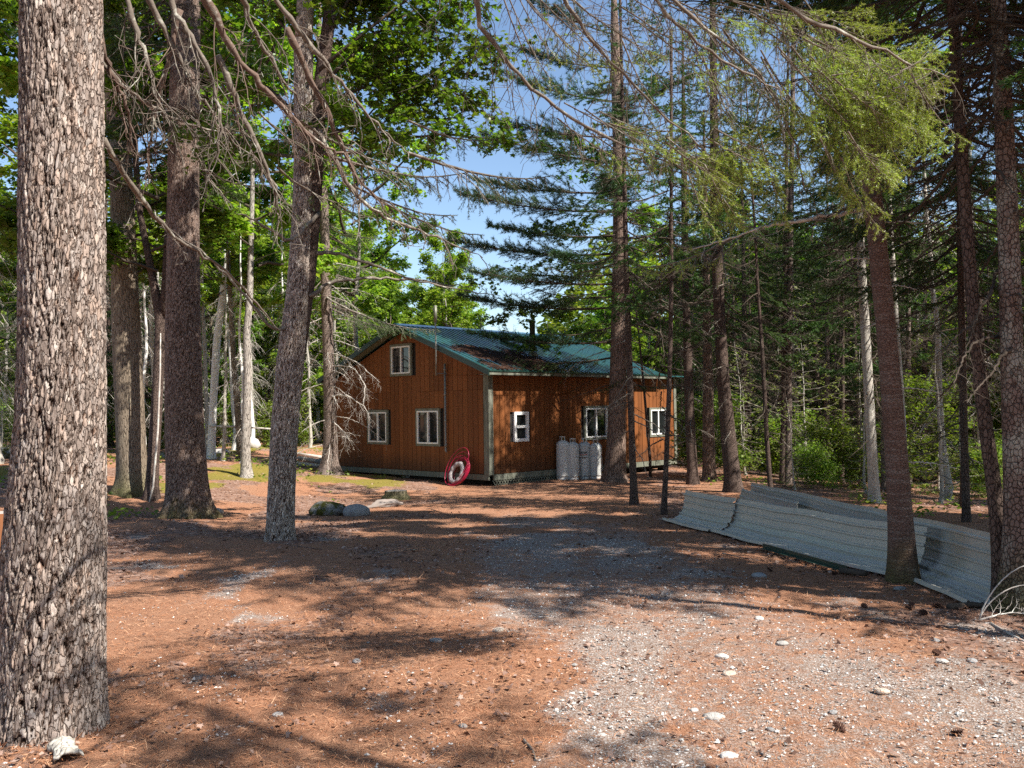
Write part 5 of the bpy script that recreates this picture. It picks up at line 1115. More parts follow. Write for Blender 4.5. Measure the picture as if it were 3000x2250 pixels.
def tank(px, py, h, dia, label, rz, hc=0.13, letter=False):
    Yt = None
    # stands half a metre out from the long wall: where the pixel's ray meets that line
    b = hit(px, py); r = dia / 2
    root = thing('gas_tank', label, 'gas tank', b, rz, 'white gas tanks against the cabin wall')
    hb = h - hc
    g = Geo(); g.lathe([(0.001, 0.055), (r * 0.7, 0.05), (r * 0.95, 0.075), (r, 0.12), (r, hb - 0.17), (r * 0.985, hb - 0.11), (r * 0.90, hb - 0.055), (r * 0.70, hb - 0.015), (r * 0.4, hb + 0.005), (0.001, hb + 0.012)], 36)
    body = obj('body', g.mesh('body', M['tank']), root)
    g = Geo(); g.lathe([(r * 0.90, -0.03), (r * 0.93, -0.03), (r * 0.93, 0.085), (r * 0.90, 0.085)], 32); obj('foot_ring', g.mesh('foot_ring', M['tank_ring']), root)
    g = Geo(); g.lathe([(r + 0.0005, 0.105), (r + 0.004, 0.11), (r + 0.004, 0.122), (r + 0.0005, 0.127)], 36); obj('weld_seam', g.mesh('weld_seam', M['tank_ring']), root)
    g = Geo(); collar(g, hc, 0.085, -2.6, 2.6, hb - 0.005); obj('collar', g.mesh('collar', M['tank']), root)
    g = Geo(); g.tube([(0, 0, hb), (0, 0, hb + 0.075)], 0.018, 10); g.tube([(0, 0, hb + 0.04), (0.05, 0, hb + 0.04)], 0.014, 8); g.lathe([(0.001, hb + 0.075), (0.032, hb + 0.077), (0.034, hb + 0.095), (0.001, hb + 0.098)], 12); obj('valve', g.mesh('valve', M['brass']), root)
    if letter:
        cu = bpy.data.curves.new('lettering', 'FONT'); cu.body = 'Foster'; cu.size = 0.125; cu.shear = 0.12; cu.align_x = 'CENTER'; cu.extrude = 0.002; cu.offset = 0.002; cu.resolution_u = 3
        tmp = bpy.data.objects.new('lettering', cu); COL.objects.link(tmp)
        bpy.context.view_layer.update(); dg = bpy.context.evaluated_depsgraph_get(); me = bpy.data.meshes.new_from_object(tmp.evaluated_get(dg)); bpy.data.objects.remove(tmp)
        co = np.zeros(len(me.vertices) * 3); me.vertices.foreach_get('co', co); co = co.reshape(-1, 3)
        zt = hb - 0.33; a0 = math.atan2(-b[1], -b[0]) - rz - 0.33
        rr = r + 0.0015 + np.maximum(0, co[:, 2]); th = a0 + co[:, 0] * 0.92 / r
        me.vertices.foreach_set('co', np.stack([rr * np.cos(th), rr * np.sin(th), zt + co[:, 1]], -1).ravel()); me.materials.clear(); me.materials.append(M['ink']); me.update()
        obj('lettering', me, root)
        def band(z0_, z1_, ta, tb, mt, nm, n=10):
            g = Geo(); T_ = np.linspace(ta, tb, n); Vv = [((r + 0.003) * math.cos(q), (r + 0.003) * math.sin(q), zz_) for zz_ in (z0_, z1_) for q in T_]; Vi = [((r + 0.0006) * math.cos(q), (r + 0.0006) * math.sin(q), zz_) for zz_ in (z0_, z1_) for q in T_]
            g.quads(Vv + Vi, [(i_, i_ + 1, n + i_ + 1, n + i_) for i_ in range(n - 1)] + [(i_, 2 * n + i_, 2 * n + i_ + 1, i_ + 1) for i_ in range(n - 1)] + [(n + i_, n + i_ + 1, 3 * n + i_ + 1, 3 * n + i_) for i_ in range(n - 1)]); obj(nm, g.mesh(nm, mt), root)
        band(zt - 0.036, zt - 0.018, a0 - 0.95, a0 + 0.80, M['red'], 'underline')
        for ta, tb in ((-0.9, -0.62), (-0.42, -0.18), (-0.12, 0.1), (0.18, 0.42), (0.47, 0.80)): band(zt - 0.125, zt - 0.10, a0 + ta, a0 + tb, M['ink'], 'number_print', 5)
tank(1650, 1405, 1.25, 0.385, 'tallest white gas tank, leftmost of the four, standing slightly forward', 0.5)
tank(1679.5, 1405.5, 1.20, 0.365, 'white gas tank tucked against the tallest one, grime below its shoulder', 2.2)
tank(1713, 1403, 1.20, 0.365, 'white gas tank with red and black lettering on its shoulder', 0.7, letter=True)
tank(1747, 1402.5, 1.16, 0.355, 'rightmost white gas tank, plain and nearest the pine trunk', 2.6)

# ------------------------------------------------------------------ red tubing coil
t = NT('red_plastic_tubing'); M['tubing'] = t.done(t.pbr((0.36, 0.012, 0.045), 0.32, spec=0.5))
t = NT('crinkled_white_wrap'); n = t.noise(t.coord((40, 40, 40)), 1.0, 4, 0.7); M['wrap'] = t.done(t.pbr(t.mix(n, (0.20, 0.165, 0.165), (0.42, 0.38, 0.375)), 0.35, normal=t.bump(n, 0.8, 0.02), spec=0.5))
cb = cabw(-0.40, 0.95); cb[2] = float(gz(cb[0], cb[1])) + 0.01; coil = thing('tubing_coil', 'loose coil of red plastic tubing leaning on the cabin wall', 'tubing coil', cb)
# coil stands along the gable wall direction, leaning back
du = np.array([-math.sin(R_(45.5)), math.cos(R_(45.5)), 0]) * -1.0; dn_ = np.array([math.cos(R_(45.5)), math.sin(R_(45.5)), 0])   # along wall (to the right), into the wall
upv = np.array([0, 0, 1.0]) * 0.955 + dn_ * 0.30
def ring(cx, cz, rx, rz_, tilt, n=64, a0=0.0, a1=6.2832, wob=0.0):
    a = np.linspace(a0, a1, n); x = rx * np.cos(a); z = rz_ * np.sin(a); c_, s_ = math.cos(tilt), math.sin(tilt)
    X, Z = cx + x * c_ - z * s_, cz + x * s_ + z * c_
    return X[:, None] * du + Z[:, None] * upv + (wob * np.sin(a * 2))[:, None] * dn_
rng = np.random.default_rng(12)
loops = [(0.00, 0.55, 0.36, 0.56, -0.46), (0.06, 0.50, 0.33, 0.48, -0.40), (0.04, 0.44, 0.35, 0.43, -0.50), (0.0, 0.42, 0.36, 0.40, -0.60), (0.03, 0.40, 0.30, 0.40, -0.50), (0.07, 0.42, 0.29, 0.40, -0.42), (0.08, 0.40, 0.285, 0.38, -0.45), (0.10, 0.40, 0.27, 0.37, -0.4), (0.06, 0.37, 0.29, 0.36, -0.55), (0.09, 0.38, 0.26, 0.35, -0.45)]
for k, q in enumerate(loops):
    g = Geo(); Pr = ring(*q, wob=0.012) + dn_ * (-0.10 + 0.018 * k); Pr[:, 2] = np.maximum(Pr[:, 2], 0.012); g.tube(Pr, 0.010, 7, caps=False); obj('tube_loop', g.mesh('tube_loop', M['tubing']), coil)
g = Geo(); Pr = ring(0.10, 0.50, 0.40, 0.52, -0.5, 40, -1.6, 0.5) - dn_ * 0.12; Pr[:, 2] = np.maximum(Pr[:, 2], 0.012); g.tube(Pr, 0.0125, 7); obj('tube_end', g.mesh('tube_end', M['tubing']), coil)
a = np.linspace(0, 6.2832, 48); pts = ring(0.03, 0.36, 0.21, 0.265, -0.35, 48) - dn_ * 0.06
g = Geo(); g.tube(pts, 0.062 + 0.008 * np.sin(a * 9), 12, caps=False); obj('wrapped_core', g.mesh('wrapped_core', M['wrap']), coil)

# ------------------------------------------------------------------ rocks, stump, logs
def rock_mesh(name, mat, seed, sx, sy, sz, sub=4, rough=0.22, sink=0.25):
    bm = __import__('bmesh').new(); __import__('bmesh').ops.create_icosphere(bm, subdivisions=sub, radius=1.0)
    V = np.array([v.co[:] for v in bm.verts]); T = np.array([[l.vert.index for l in f.loops] for f in bm.faces]); bm.free()
    n = fbm(V[:, 0] * 1.3 + seed * 3.1 + V[:, 2], V[:, 1] * 1.3 + V[:, 2] * 0.9 + seed, seed, 4) - 0.5; n2 = fbm(V[:, 0] * 4 + seed, V[:, 1] * 4 + V[:, 2] * 3, seed + 4, 3) - 0.5
    V = V * (1 + rough * 2 * n + rough * 0.5 * n2)[:, None] * np.array([sx, sy, sz]); V[:, 2] += sz * (1 - 2 * sink) * 0.9
    return mesh_tris(name, V, T, mat, smooth=True)
def stone_mat(name, a, b, moss=None):
    t = NT(name); n = t.noise(t.coord((6, 6, 6)), 1.0, 6, 0.7); f = t.noise(t.coord((45, 45, 45)), 1.0, 3, 0.7); orn = t.n('ObjectInfo').outputs['Random']
    c = t.mix(n, a, b); c = t.mix(t.math('MULTIPLY', f, 0.4), c, tuple(x * 0.5 for x in a))
    c = t.n('HueSaturation', {'Color': c, 'Value': t.math('ADD', 0.75, t.math('MULTIPLY', orn, 0.5))}).outputs[0]
    if moss: c = t.mix(t.ramp(t.math('ADD', n, t.math('MULTIPLY', f, 0.3)), [(moss, (1, 1, 1)), (moss + 0.1, (0, 0, 0))]), c, t.mix(f, (0.028, 0.032, 0.006), (0.09, 0.085, 0.015)))
    return t.done(t.pbr(c, 0.9, normal=t.bump(t.math('ADD', n, f), 0.6, 0.02), spec=0.2))
M['stone'] = stone_mat('grey_field_stone', (0.20, 0.20, 0.20), (0.34, 0.33, 0.32)); M['mossy_stone'] = stone_mat('moss_covered_stone', (0.16, 0.16, 0.155), (0.28, 0.275, 0.26), 0.62)
M['pale_stone'] = stone_mat('pale_gravel_stone', (0.42, 0.39, 0.36), (0.60, 0.57, 0.53)); M['tan_stone'] = stone_mat('tan_gravel_stone', (0.42, 0.33, 0.26), (0.58, 0.50, 0.42))
def rock(px, py, w_px, label, mat, seed, name='rock', cat='rock', asp=(0.8, 0.55), rz=0.0, group=None, sub=4, sink=0.25, rough=0.22):
    b = hp(px, py); w = w_px * S3 * b[1] / F_PX / 2
    o = obj(name, rock_mesh(name, mat, seed, w, w * asp[0], w * asp[1], sub, rough, sink), None, b); o.rotation_euler = (0, 0, rz); return tag(o, label, cat, group)
rock(708, 1112, 82, 'low rock covered in dark green moss', M['mossy_stone'], 1, asp=(0.8, 0.5))
rock(770, 1114, 54, 'plain grey rock right of the mossy one', M['stone'], 2, asp=(0.8, 0.65))
rock(541, 968, 40, 'rounded pale boulder at the foot of the bleached twin firs', M['pale_stone'], 3, asp=(0.8, 0.8))
rock(474, 980, 50, 'flat pale rock right of the leaning white birch', M['pale_stone'], 4, asp=(0.7, 0.3))
rock(345, 990, 40, 'mossy hump of rock behind the forked maple', M['mossy_stone'], 5, asp=(0.9, 0.5))
rock(10, 990, 70, 'moss covered rock at the far left edge', M['mossy_stone'], 6, asp=(0.8, 0.5))
rock(470, 1110, 26, 'small brown stone beside the roots of the flared spruce', M['tan_stone'], 7, asp=(0.8, 0.7))
rock(700, 1000, 40, 'low grey rock left of the slender reddish fir', M['stone'], 8, asp=(0.8, 0.4))
rock(878, 1032, 22, 'little mossy stone near the cabin sill', M['mossy_stone'], 9)
rock(1295, 1020, 10, 'small white stone lying by the red tubing', M['pale_stone'], 10)
t = NT('weathered_grey_wood'); n = t.noise(t.coord((3, 40, 40)), 1.0, 4, 0.7); M['greywood'] = t.done(t.pbr(t.mix(n, (0.13, 0.10, 0.085), (0.34, 0.29, 0.255)), 0.9, normal=t.bump(n, 0.7, 0.01)))
t = NT('weathered_saw_cut'); n = t.noise(t.coord((9, 9, 9)), 1.0, 4); M['cut'] = t.done(t.pbr(t.mix(n, (0.30, 0.25, 0.21), (0.45, 0.40, 0.35)), 0.9))
t = NT('orange_bark_block'); n = t.noise(t.coord((6, 6, 2)), 1.0, 5); M['orangewood'] = t.done(t.pbr(t.mix(n, (0.15, 0.055, 0.025), (0.30, 0.12, 0.05)), 0.8))
def stump(px, py, w_px, h, label, side, seed, flare=0.5):
    b = hp(px, py); r = w_px * S3 * b[1] / F_PX / 2; root = thing('stump', label, 'stump', b); g = Geo(); th = np.arange(28) * 2 * math.pi / 28
    rng = np.random.default_rng(seed); ro = 1 + 0.07 * np.cos(3 * th + seed) + 0.05 * rng.normal(size=28) * 0.5; zs = [-0.15, 0, 0.08, h * 0.6, h]; fs = [1 + flare, 1 + flare * 0.8, 1 + flare * 0.4, 1.03, 1]
    V = np.concatenate([np.stack([r * f * ro * np.cos(th), r * f * ro * np.sin(th), np.full(28, z_)], -1) for z_, f in zip(zs, fs)]); i = np.arange(4)[:, None] * 28; j = np.arange(28)[None]; j2 = (j + 1) % 28
    g.quads(V, np.stack([i + j, i + j2, i + 28 + j2, i + 28 + j], -1).reshape(-1, 4), 0, True); obj('trunk_side', g.mesh('trunk_side', side), root)
    g = Geo(); top = V[-28:]; g.add(np.vstack([top, top - [0, 0, 0.02], [[0, 0, h + 0.004]]]), [(q, (q + 1) % 28, 56) for q in range(28)] + [(q, q + 28, (q + 1) % 28) for q in range(28)] + [((q + 1) % 28, q + 28, (q + 1) % 28 + 28) for q in range(28)]); obj('cut_face', g.mesh('cut_face', M['cut']), root)
stump(855, 1078, 46, 0.20, 'low sawn stump between the rocks and the cabin', M['bark_moss'], 1)
stump(2, 1190, 66, 0.48, 'orange sided sawn block behind the big foreground spruce', M['orangewood'], 2, 0.02)
def log(name, pts_px, r, label, mat, cat='log', group=None, lift=0.0, sides=10, Ys=None):
    P = np.array([hp(x, y) + np.array([0, 0, r * 0.7 + lift]) for x, y in pts_px]) if Ys is None else np.array([pxp(x, y, q) for (x, y), q in zip(pts_px, Ys)])
    b = P[0].copy(); g = Geo(); g.tube(P - b, np.linspace(r, r * 0.8, len(P)), sides); return tag(obj(name, g.mesh(name, mat), None, b), label, cat, group)
yb1, yb2 = TREES['G1'][1][1] - 0.2, TREES['G1'][1][1] - 0.6
log('pole', [(452, 920), (520, 922), (590, 927)], 0.035, 'bare pole lodged level across the birch stems', M['twig_pale'], 'pole', None, Ys=[yb1, yb1, yb2])
for k, (a_, b_, lab) in enumerate([((640, 985), (696, 992), 'topmost pale log lying left of the reddish fir'), ((645, 994), (700, 1002), 'middle pale log lying left of the reddish fir'), ((636, 1006), (700, 1012), 'lowest, longest pale log left of the reddish fir')]):
    log('log', [a_, ((a_[0] + b_[0]) / 2, (a_[1] + b_[1]) / 2), b_], 0.07, lab, M['twig_pale'], 'log', 'logs lying left of the reddish fir', 0.03)
log('log', [(228, 932), (300, 928), (380, 930)], 0.05, 'thin fallen trunk lying across the woods behind the mossy maple', M['twig'], 'log', None, 0.25)
log('log', [(1500, 1012), (1420, 1004)], 0.06, 'dark log lying on the ground below the end wall', M['twig_dark'], 'log', None, 0.05)
b = hp(822, 1096); o = obj('rotten_log', rock_mesh('rotten_log', M['greywood'], 21, 0.46, 0.11, 0.09, 4, 0.6), None, b); o.rotation_euler = (0, -0.12, 0.5); tag(o, 'broken chunk of rotten grey wood beside the grey rock', 'log')
b = hp(140, 1632)
# slab of shed bark in the very front
nx, ny = 30, 16; U, Vv = np.meshgrid(np.linspace(-1, 1, nx), np.linspace(-1, 1, ny)); ed = 1 + 0.25 * (fbm(U * 3 + 5, Vv * 3, 8, 3) - 0.5)
X = U * 0.115 * ed; Yy = Vv * 0.055 * (1 + 0.5 * (fbm(U * 2.5, Vv * 0 + 3, 18, 3) - 0.5)); Z = 0.045 * (1 - Vv ** 2) * 0.6 + 0.03 + (fbm(U * 8, Vv * 3, 4, 3) - 0.5) * 0.035
Vt = np.stack([X, Yy, Z], -1).reshape(-1, 3); Vb = Vt - [0, 0, 0.014]; n0 = nx * ny; i = np.arange(ny - 1)[:, None] * nx; j = np.arange(nx - 1)[None]
Qd = np.stack([i + j, i + j + 1, i + nx + j + 1, i + nx + j], -1).reshape(-1, 4); rim = np.concatenate([np.arange(nx), np.arange(nx - 1, n0, nx)[1:], np.arange(n0 - nx, n0)[::-1][1:], np.arange(0, n0, nx)[::-1][1:-1]]); rq = np.stack([rim, rim + n0, np.roll(rim, -1) + n0, np.roll(rim, -1)], -1)
g = Geo(); g.quads(np.vstack([Vt, Vb]), np.concatenate([Qd, Qd[:, ::-1] + n0, rq]), 0, True)
o = obj('bark_slab', g.mesh('bark_slab', M['bark_pale']), None, b); o.rotation_euler = (0, 0, -0.95); tag(o, 'loose curled slab of pale bark on the needles by the big spruce', 'bark slab')

# fallen branches by the right edge
rng = np.random.default_rng(44)
def stick(px_pts, r, label, mat, lifts=None, sub=0, name='fallen_branch', cat='branch', group=None):
    P = [hp(x, y) for x, y in px_pts]; lifts = lifts or [r * 0.8] * len(P)
    P = np.array([p + np.array([0, 0, l]) for p, l in zip(P, lifts)]); b = P[0].copy(); g = Geo()
    if sub: limb_path(g, rng, P - b, r, sub, 0.4, hang=0.0, sides=7)
    else: g.tube(P - b, np.linspace(r, r * 0.5, len(P)), 7)
    return tag(obj(name, g.mesh(name, mat), None, b), label, cat, group)
stick([(2050, 1318), (2100, 1312), (2160, 1318), (2240, 1326)], 0.028, 'dark bare branch lying across the foot of the lichened trunk', M['twig_dark'])
stick([(2140, 1350), (2180, 1372), (2240, 1402)], 0.012, 'bleached straight stick at the right edge', M['twig_pale'])
Pb = hp(2115, 1345); g = Geo(); d0 = np.array([1.0, 0.1, 0])
for hgt, ln in ((0.40, 0.75), (0.24, 0.62)):
    u = np.linspace(0, 1, 12); g.tube(np.stack([ln * u ** 1.3, 0.1 * u, hgt * np.sin(u * 2.2) + 0.02], -1), np.linspace(0.006, 0.003, 12), 7)
limb_path(g, rng, np.array([[0, 0, 0.02], [0.25, 0.05, 0.06], [0.6, 0.0, 0.05]]), 0.005, 10, 0.4, hang=-0.5, sides=6)
tag(obj('fallen_branch', g.mesh('fallen_branch', M['twig_pale']), None, Pb), 'pale twigs arching up from the ground at the right edge', 'branch')
for k, (a_, lab) in enumerate([([(585, 1172), (650, 1182), (700, 1188)], 'long thin stick right below the double maple'), ([(1560, 1196), (1600, 1205), (1640, 1212)], 'thin stick on the shaded drive before the metal strip'), ([(930, 1100), (960, 1110), (985, 1120)], 'short stick on the leafy left edge of the drive'),
                              ([(820, 1200), (870, 1190), (930, 1186)], 'crooked stick in the leaves left of the drive'), ([(480, 1168), (530, 1158), (565, 1148)], 'stick lying between the two big trunks on the left'), ([(1850, 1335), (1900, 1328), (1950, 1318)], 'stick lying in the gravel below the red brown trunk'), ([(1680, 1386), (1720, 1375), (1755, 1370)], 'reddish twig lying on the open drive'), ([(1130, 1600), (1150, 1622), (1158, 1645)], 'dark twig lying on the needles at the bottom middle')]):
    stick(a_, 0.008, lab, M['twig'] if k % 2 else M['twig_red'], name='fallen_stick', cat='stick')
g = Geo(); Pl = hp(1815, 1241); g.tube([(0, 0, 0.04), (0.1, -0.12, 0.045), (0.16, -0.25, 0.05)], [0.03, 0.032, 0.028], 9); tag(obj('broken_branch', g.mesh('broken_branch', M['twig_dark']), None, Pl), 'stubby broken branch at the near end of the metal strip', 'branch')

# single stones on the drive
STONES = [(1542, 1552, 50, 'biggest flat whitish stone, at the bottom of the drive', 'pale_stone'), (1500, 1536, 24, 'small whitish stone just left of the biggest flat one', 'pale_stone'), (1560, 1420, 30, 'flat whitish stone on the middle of the drive', 'pale_stone'), (1575, 1458, 34, 'mossy tinted oval stone below the flat whitish one', 'tan_stone'),
          (1665, 1577, 22, 'bluish stone at the bottom right of the gravel', 'stone'), (1575, 1636, 44, 'whitish stone at the bottom edge of the gravel', 'pale_stone'), (1622, 1608, 26, 'pale round stone right of the bottom gravel patch', 'tan_stone'), (942, 1386, 30, 'bluish flat stone in the shade left of the drive', 'stone'), (1078, 1363, 30, 'tan flat stone on the sunlit left of the drive', 'tan_stone'),
          (1640, 1246, 36, 'grey flat stone in the shade below the metal strip', 'stone'), (1944, 1274, 30, 'greenish grey stone leaning on the foot of the red brown trunk', 'stone'), (2020, 1385, 26, 'bluish pointed stone on the shaded right bank', 'stone'), (2035, 1430, 26, 'whitish stone on the right bank below the pointed one', 'pale_stone'), (2100, 1430, 30, 'flat grey stone at the right edge of the bank', 'stone'),
          (1905, 1495, 34, 'tan stone on the right side of the sunlit drive', 'tan_stone'), (600, 1545, 26, 'whitish leaf pale stone in the left shade', 'pale_stone'), (770, 1430, 24, 'grey stone in the left shade of the drive', 'stone'), (1690, 1392, 30, 'pale angular stone in the upper gravel patch', 'pale_stone'), (1640, 1338, 26, 'small pale stone by the edge of the tree shadow', 'pale_stone'), (1380, 1500, 20, 'little pale stone on the open needles', 'tan_stone'), (1800, 1540, 24, 'grey stone at the lower right of the drive', 'stone'), (1000, 1570, 24, 'dark grey stone in the shadow at the bottom', 'stone'), (1300, 1590, 22, 'pale stone on the lower left gravel', 'pale_stone')]
for k, (x, y, w, lab, mt) in enumerate(STONES): rock(x, y, w, lab, M[mt], 100 + k, 'stone', 'stone', (0.75, 0.38), k * 1.3, 'stones on the drive', 3, 0.30, 0.18)
# pine cones
t = NT('brown_cone_scales'); n = t.noise(t.coord((60, 60, 60)), 1.0, 3); M['cone'] = t.done(t.pbr(t.mix(n, (0.045, 0.02, 0.014), (0.13, 0.065, 0.045)), 0.85))
g = Geo(); rng = np.random.default_rng(7)
for k in range(46):
    f = k / 46; th = k * 2.39996; r0 = 0.020 * math.sin(math.pi * (0.12 + 0.82 * f)) + 0.003; z = -0.032 + 0.064 * f
    a_ = np.array([math.cos(th), math.sin(th), 0]); p_ = np.array([-math.sin(th), math.cos(th), 0]); base = np.array([0, 0, z]); tip = a_ * r0 + base + [0, 0, 0.004]
    g.add([base + p_ * 0.004, base - p_ * 0.004, tip - p_ * 0.006, tip + p_ * 0.006, tip + a_ * 0.005 + [0, 0, 0.003]], [(0, 1, 2), (0, 2, 3), (3, 2, 4)])
g.tube([(0, 0, -0.032), (0, 0, 0.03)], 0.007, 6); cone_me = g.mesh('pine_cone', M['cone'])
for k in range(13):
    x, y = [(1995 + rng.normal() * 60, 1320 + rng.normal() * 30), (1750 + rng.normal() * 150, 1240 + rng.normal() * 30), (1500 + 600 * rng.random(), 1300 + 320 * rng.random())][k % 3]
    b = hp(x, y); o = obj('pine_cone', cone_me, None, b + [0, 0, 0.018]); o.rotation_euler = (1.4 + 0.3 * rng.normal(), 0, rng.random() * 6.28); s_ = 0.8 + 0.4 * rng.random(); o.scale = (s_, s_, s_); tag(o, 'small dark pine cone lying on the drive', 'pine cone', 'pine cones scattered on the drive')

# ------------------------------------------------------------------ loose ground cover (nobody could count it)
def fac_col(name, ca, cb, cc, rough=0.9, trans=0.0):
    t = NT(name); isl = t.n('NewGeometry').outputs['Random Per Island']; c = t.ramp(isl, [(0, ca), (0.5, cb), (1, cc)])
    return t.done(t.pbr(c, rough, spec=0.15))
M['dry_needles'] = fac_col('dry_orange_needles', (0.20, 0.075, 0.036), (0.36, 0.155, 0.075), (0.55, 0.33, 0.20))
M['dry_leaf'] = fac_col('dry_brown_leaves', (0.09, 0.05, 0.036), (0.20, 0.115, 0.085), (0.36, 0.25, 0.20))
M['pebble'] = fac_col('grey_gravel', (0.24, 0.225, 0.21), (0.44, 0.415, 0.39), (0.68, 0.65, 0.61))
rng = np.random.default_rng(2024)
def scatter(n, r0, r1, mask, a_max=40):
    r = r0 * (r1 / r0) ** rng.random(n); a = np.radians(-a_max + 2 * a_max * rng.random(n)); x, y = r * np.sin(a), r * np.cos(a)
    ok = rng.random(n) < mask(x, y); x, y = x[ok], y[ok]; return x, y, gz(x, y)
def add_stuff(name, V, T, mat, label, smooth=False): return tag(obj(name, mesh_tris(name, V, T, mat, smooth=smooth)), label, None, None, 'stuff')
x, y, z = scatter(150000, 2.6, 26, lambda x, y: np.clip(1.0 - 0.75 * gravel_mask(x, y) - 0.6 * moss_mask(x, y), 0, 1)); n = len(x)
a = rng.random(n) * 6.283; l = (0.022 + 0.05 * rng.random(n)) * (1 + 0.02 * y); w = 0.0011 * (1 + 0.11 * y); B = np.stack([x, y, z + 0.006 + 0.014 * rng.random(n)], -1)
d = np.stack([np.cos(a), np.sin(a), 0.25 * rng.normal(size=n)], -1) * l[:, None]; pd = np.stack([-np.sin(a), np.cos(a), 0.3 * rng.normal(size=n)], -1) * w[:, None]
add_stuff('needle_litter_ground', np.stack([B - pd, B + pd, B + d], 1).reshape(-1, 3), np.arange(n * 3).reshape(-1, 3), M['dry_needles'], 'orange fallen needles strewn over the forest floor')
def leaf_den(x, y): return np.clip(leafy_mask(x, y) * 0.95 + 0.015 + 0.9 * np.exp(-((x - np.interp(y, [7, 12, 17], [3.6, 2.9, 2.4])) / 0.45) ** 2) * sstep(7, 8.5, y) * sstep(17, 15, y), 0, 1)
x, y, z = scatter(44000, 3.0, 32, leaf_den); g = Geo(); P = np.stack([x, y, z + 0.012 + 0.018 * rng.random(len(x))], -1)
lb = (y < 9) & (rng.random(len(y)) < 0.4); add_leaves(g, rng, P[lb], 0.036, 0, True, 0.2, 0.9); nr_ = ~lb & (y < 9); fr_ = y >= 9; add_leaves(g, rng, P[nr_], 0.03, 0, False, 0.25, 0.9); add_leaves(g, rng, P[fr_], 0.06, 0, False, 0.25, 0.9)
tag(obj('leaf_litter', g.mesh('leaf_litter', M['dry_leaf'])), 'dry curled brown leaves lying over the forest floor', None, None, 'stuff')
OCT = np.array([(1, 0, 0), (-1, 0, 0), (0, 1, 0), (0, -1, 0), (0, 0, 1), (0, 0, -1)], float); OT = np.array([(0, 2, 4), (2, 1, 4), (1, 3, 4), (3, 0, 4), (2, 0, 5), (1, 2, 5), (3, 1, 5), (0, 3, 5)])
x, y, z = scatter(60000, 2.8, 13, lambda x, y: np.clip(gravel_mask(x, y) * 0.95 + 0.02, 0, 1)); n = len(x)
s_ = 0.0055 * (0.6 + 1.1 * rng.random(n) ** 3) * (1 + 0.03 * y); big = rng.random(n) < 0.010; s_[big] *= 2.0
V = OCT[None] * (1 + 0.35 * rng.normal(size=(n, 6, 1))) * s_[:, None, None] * np.array([1.2, 1.0, 0.7]); ca, sa = np.cos(a[:n] if n <= len(a) else rng.random(n) * 6.28), np.sin(a[:n] if n <= len(a) else rng.random(n) * 6.28)
V = np.stack([V[..., 0] * ca[:, None] - V[..., 1] * sa[:, None], V[..., 0] * sa[:, None] + V[..., 1] * ca[:, None], V[..., 2]], -1) + np.stack([x, y, z + s_ * 0.45], -1)[:, None]
add_stuff('gravel', V.reshape(-1, 3), (np.arange(n)[:, None, None] * 6 + OT[None]).reshape(-1, 3), M['pebble'], 'small grey gravel showing through the needles on the drive')
# low green growth: sprigs and grass at the wood's edge
x, y, z = scatter(9000, 8, 48, lambda x, y: 0.8 * np.clip(sstep(0.48, 0.62, fbm(x * 0.8, y * 0.5, 87, 3)) * (sstep(-3.2, -5, x) * sstep(12, 17, y) + sstep(3.2, 4.6, x - 0.06 * y) * sstep(13, 18, y)), 0, 1)); g = Geo()
P = np.stack([x, y, z], -1)
for q in range(6): add_leaves(g, rng, P + rng.normal(size=P.shape) * np.array([0.10, 0.10, 0.05]) + [0, 0, 0.10], 0.09, 0, False, 0.2, 0.8)
tag(obj('ground_cover', g.mesh('ground_cover', M['shrub'])), 'low green sprigs growing on the forest floor at the wood edge', None, None, 'stuff')
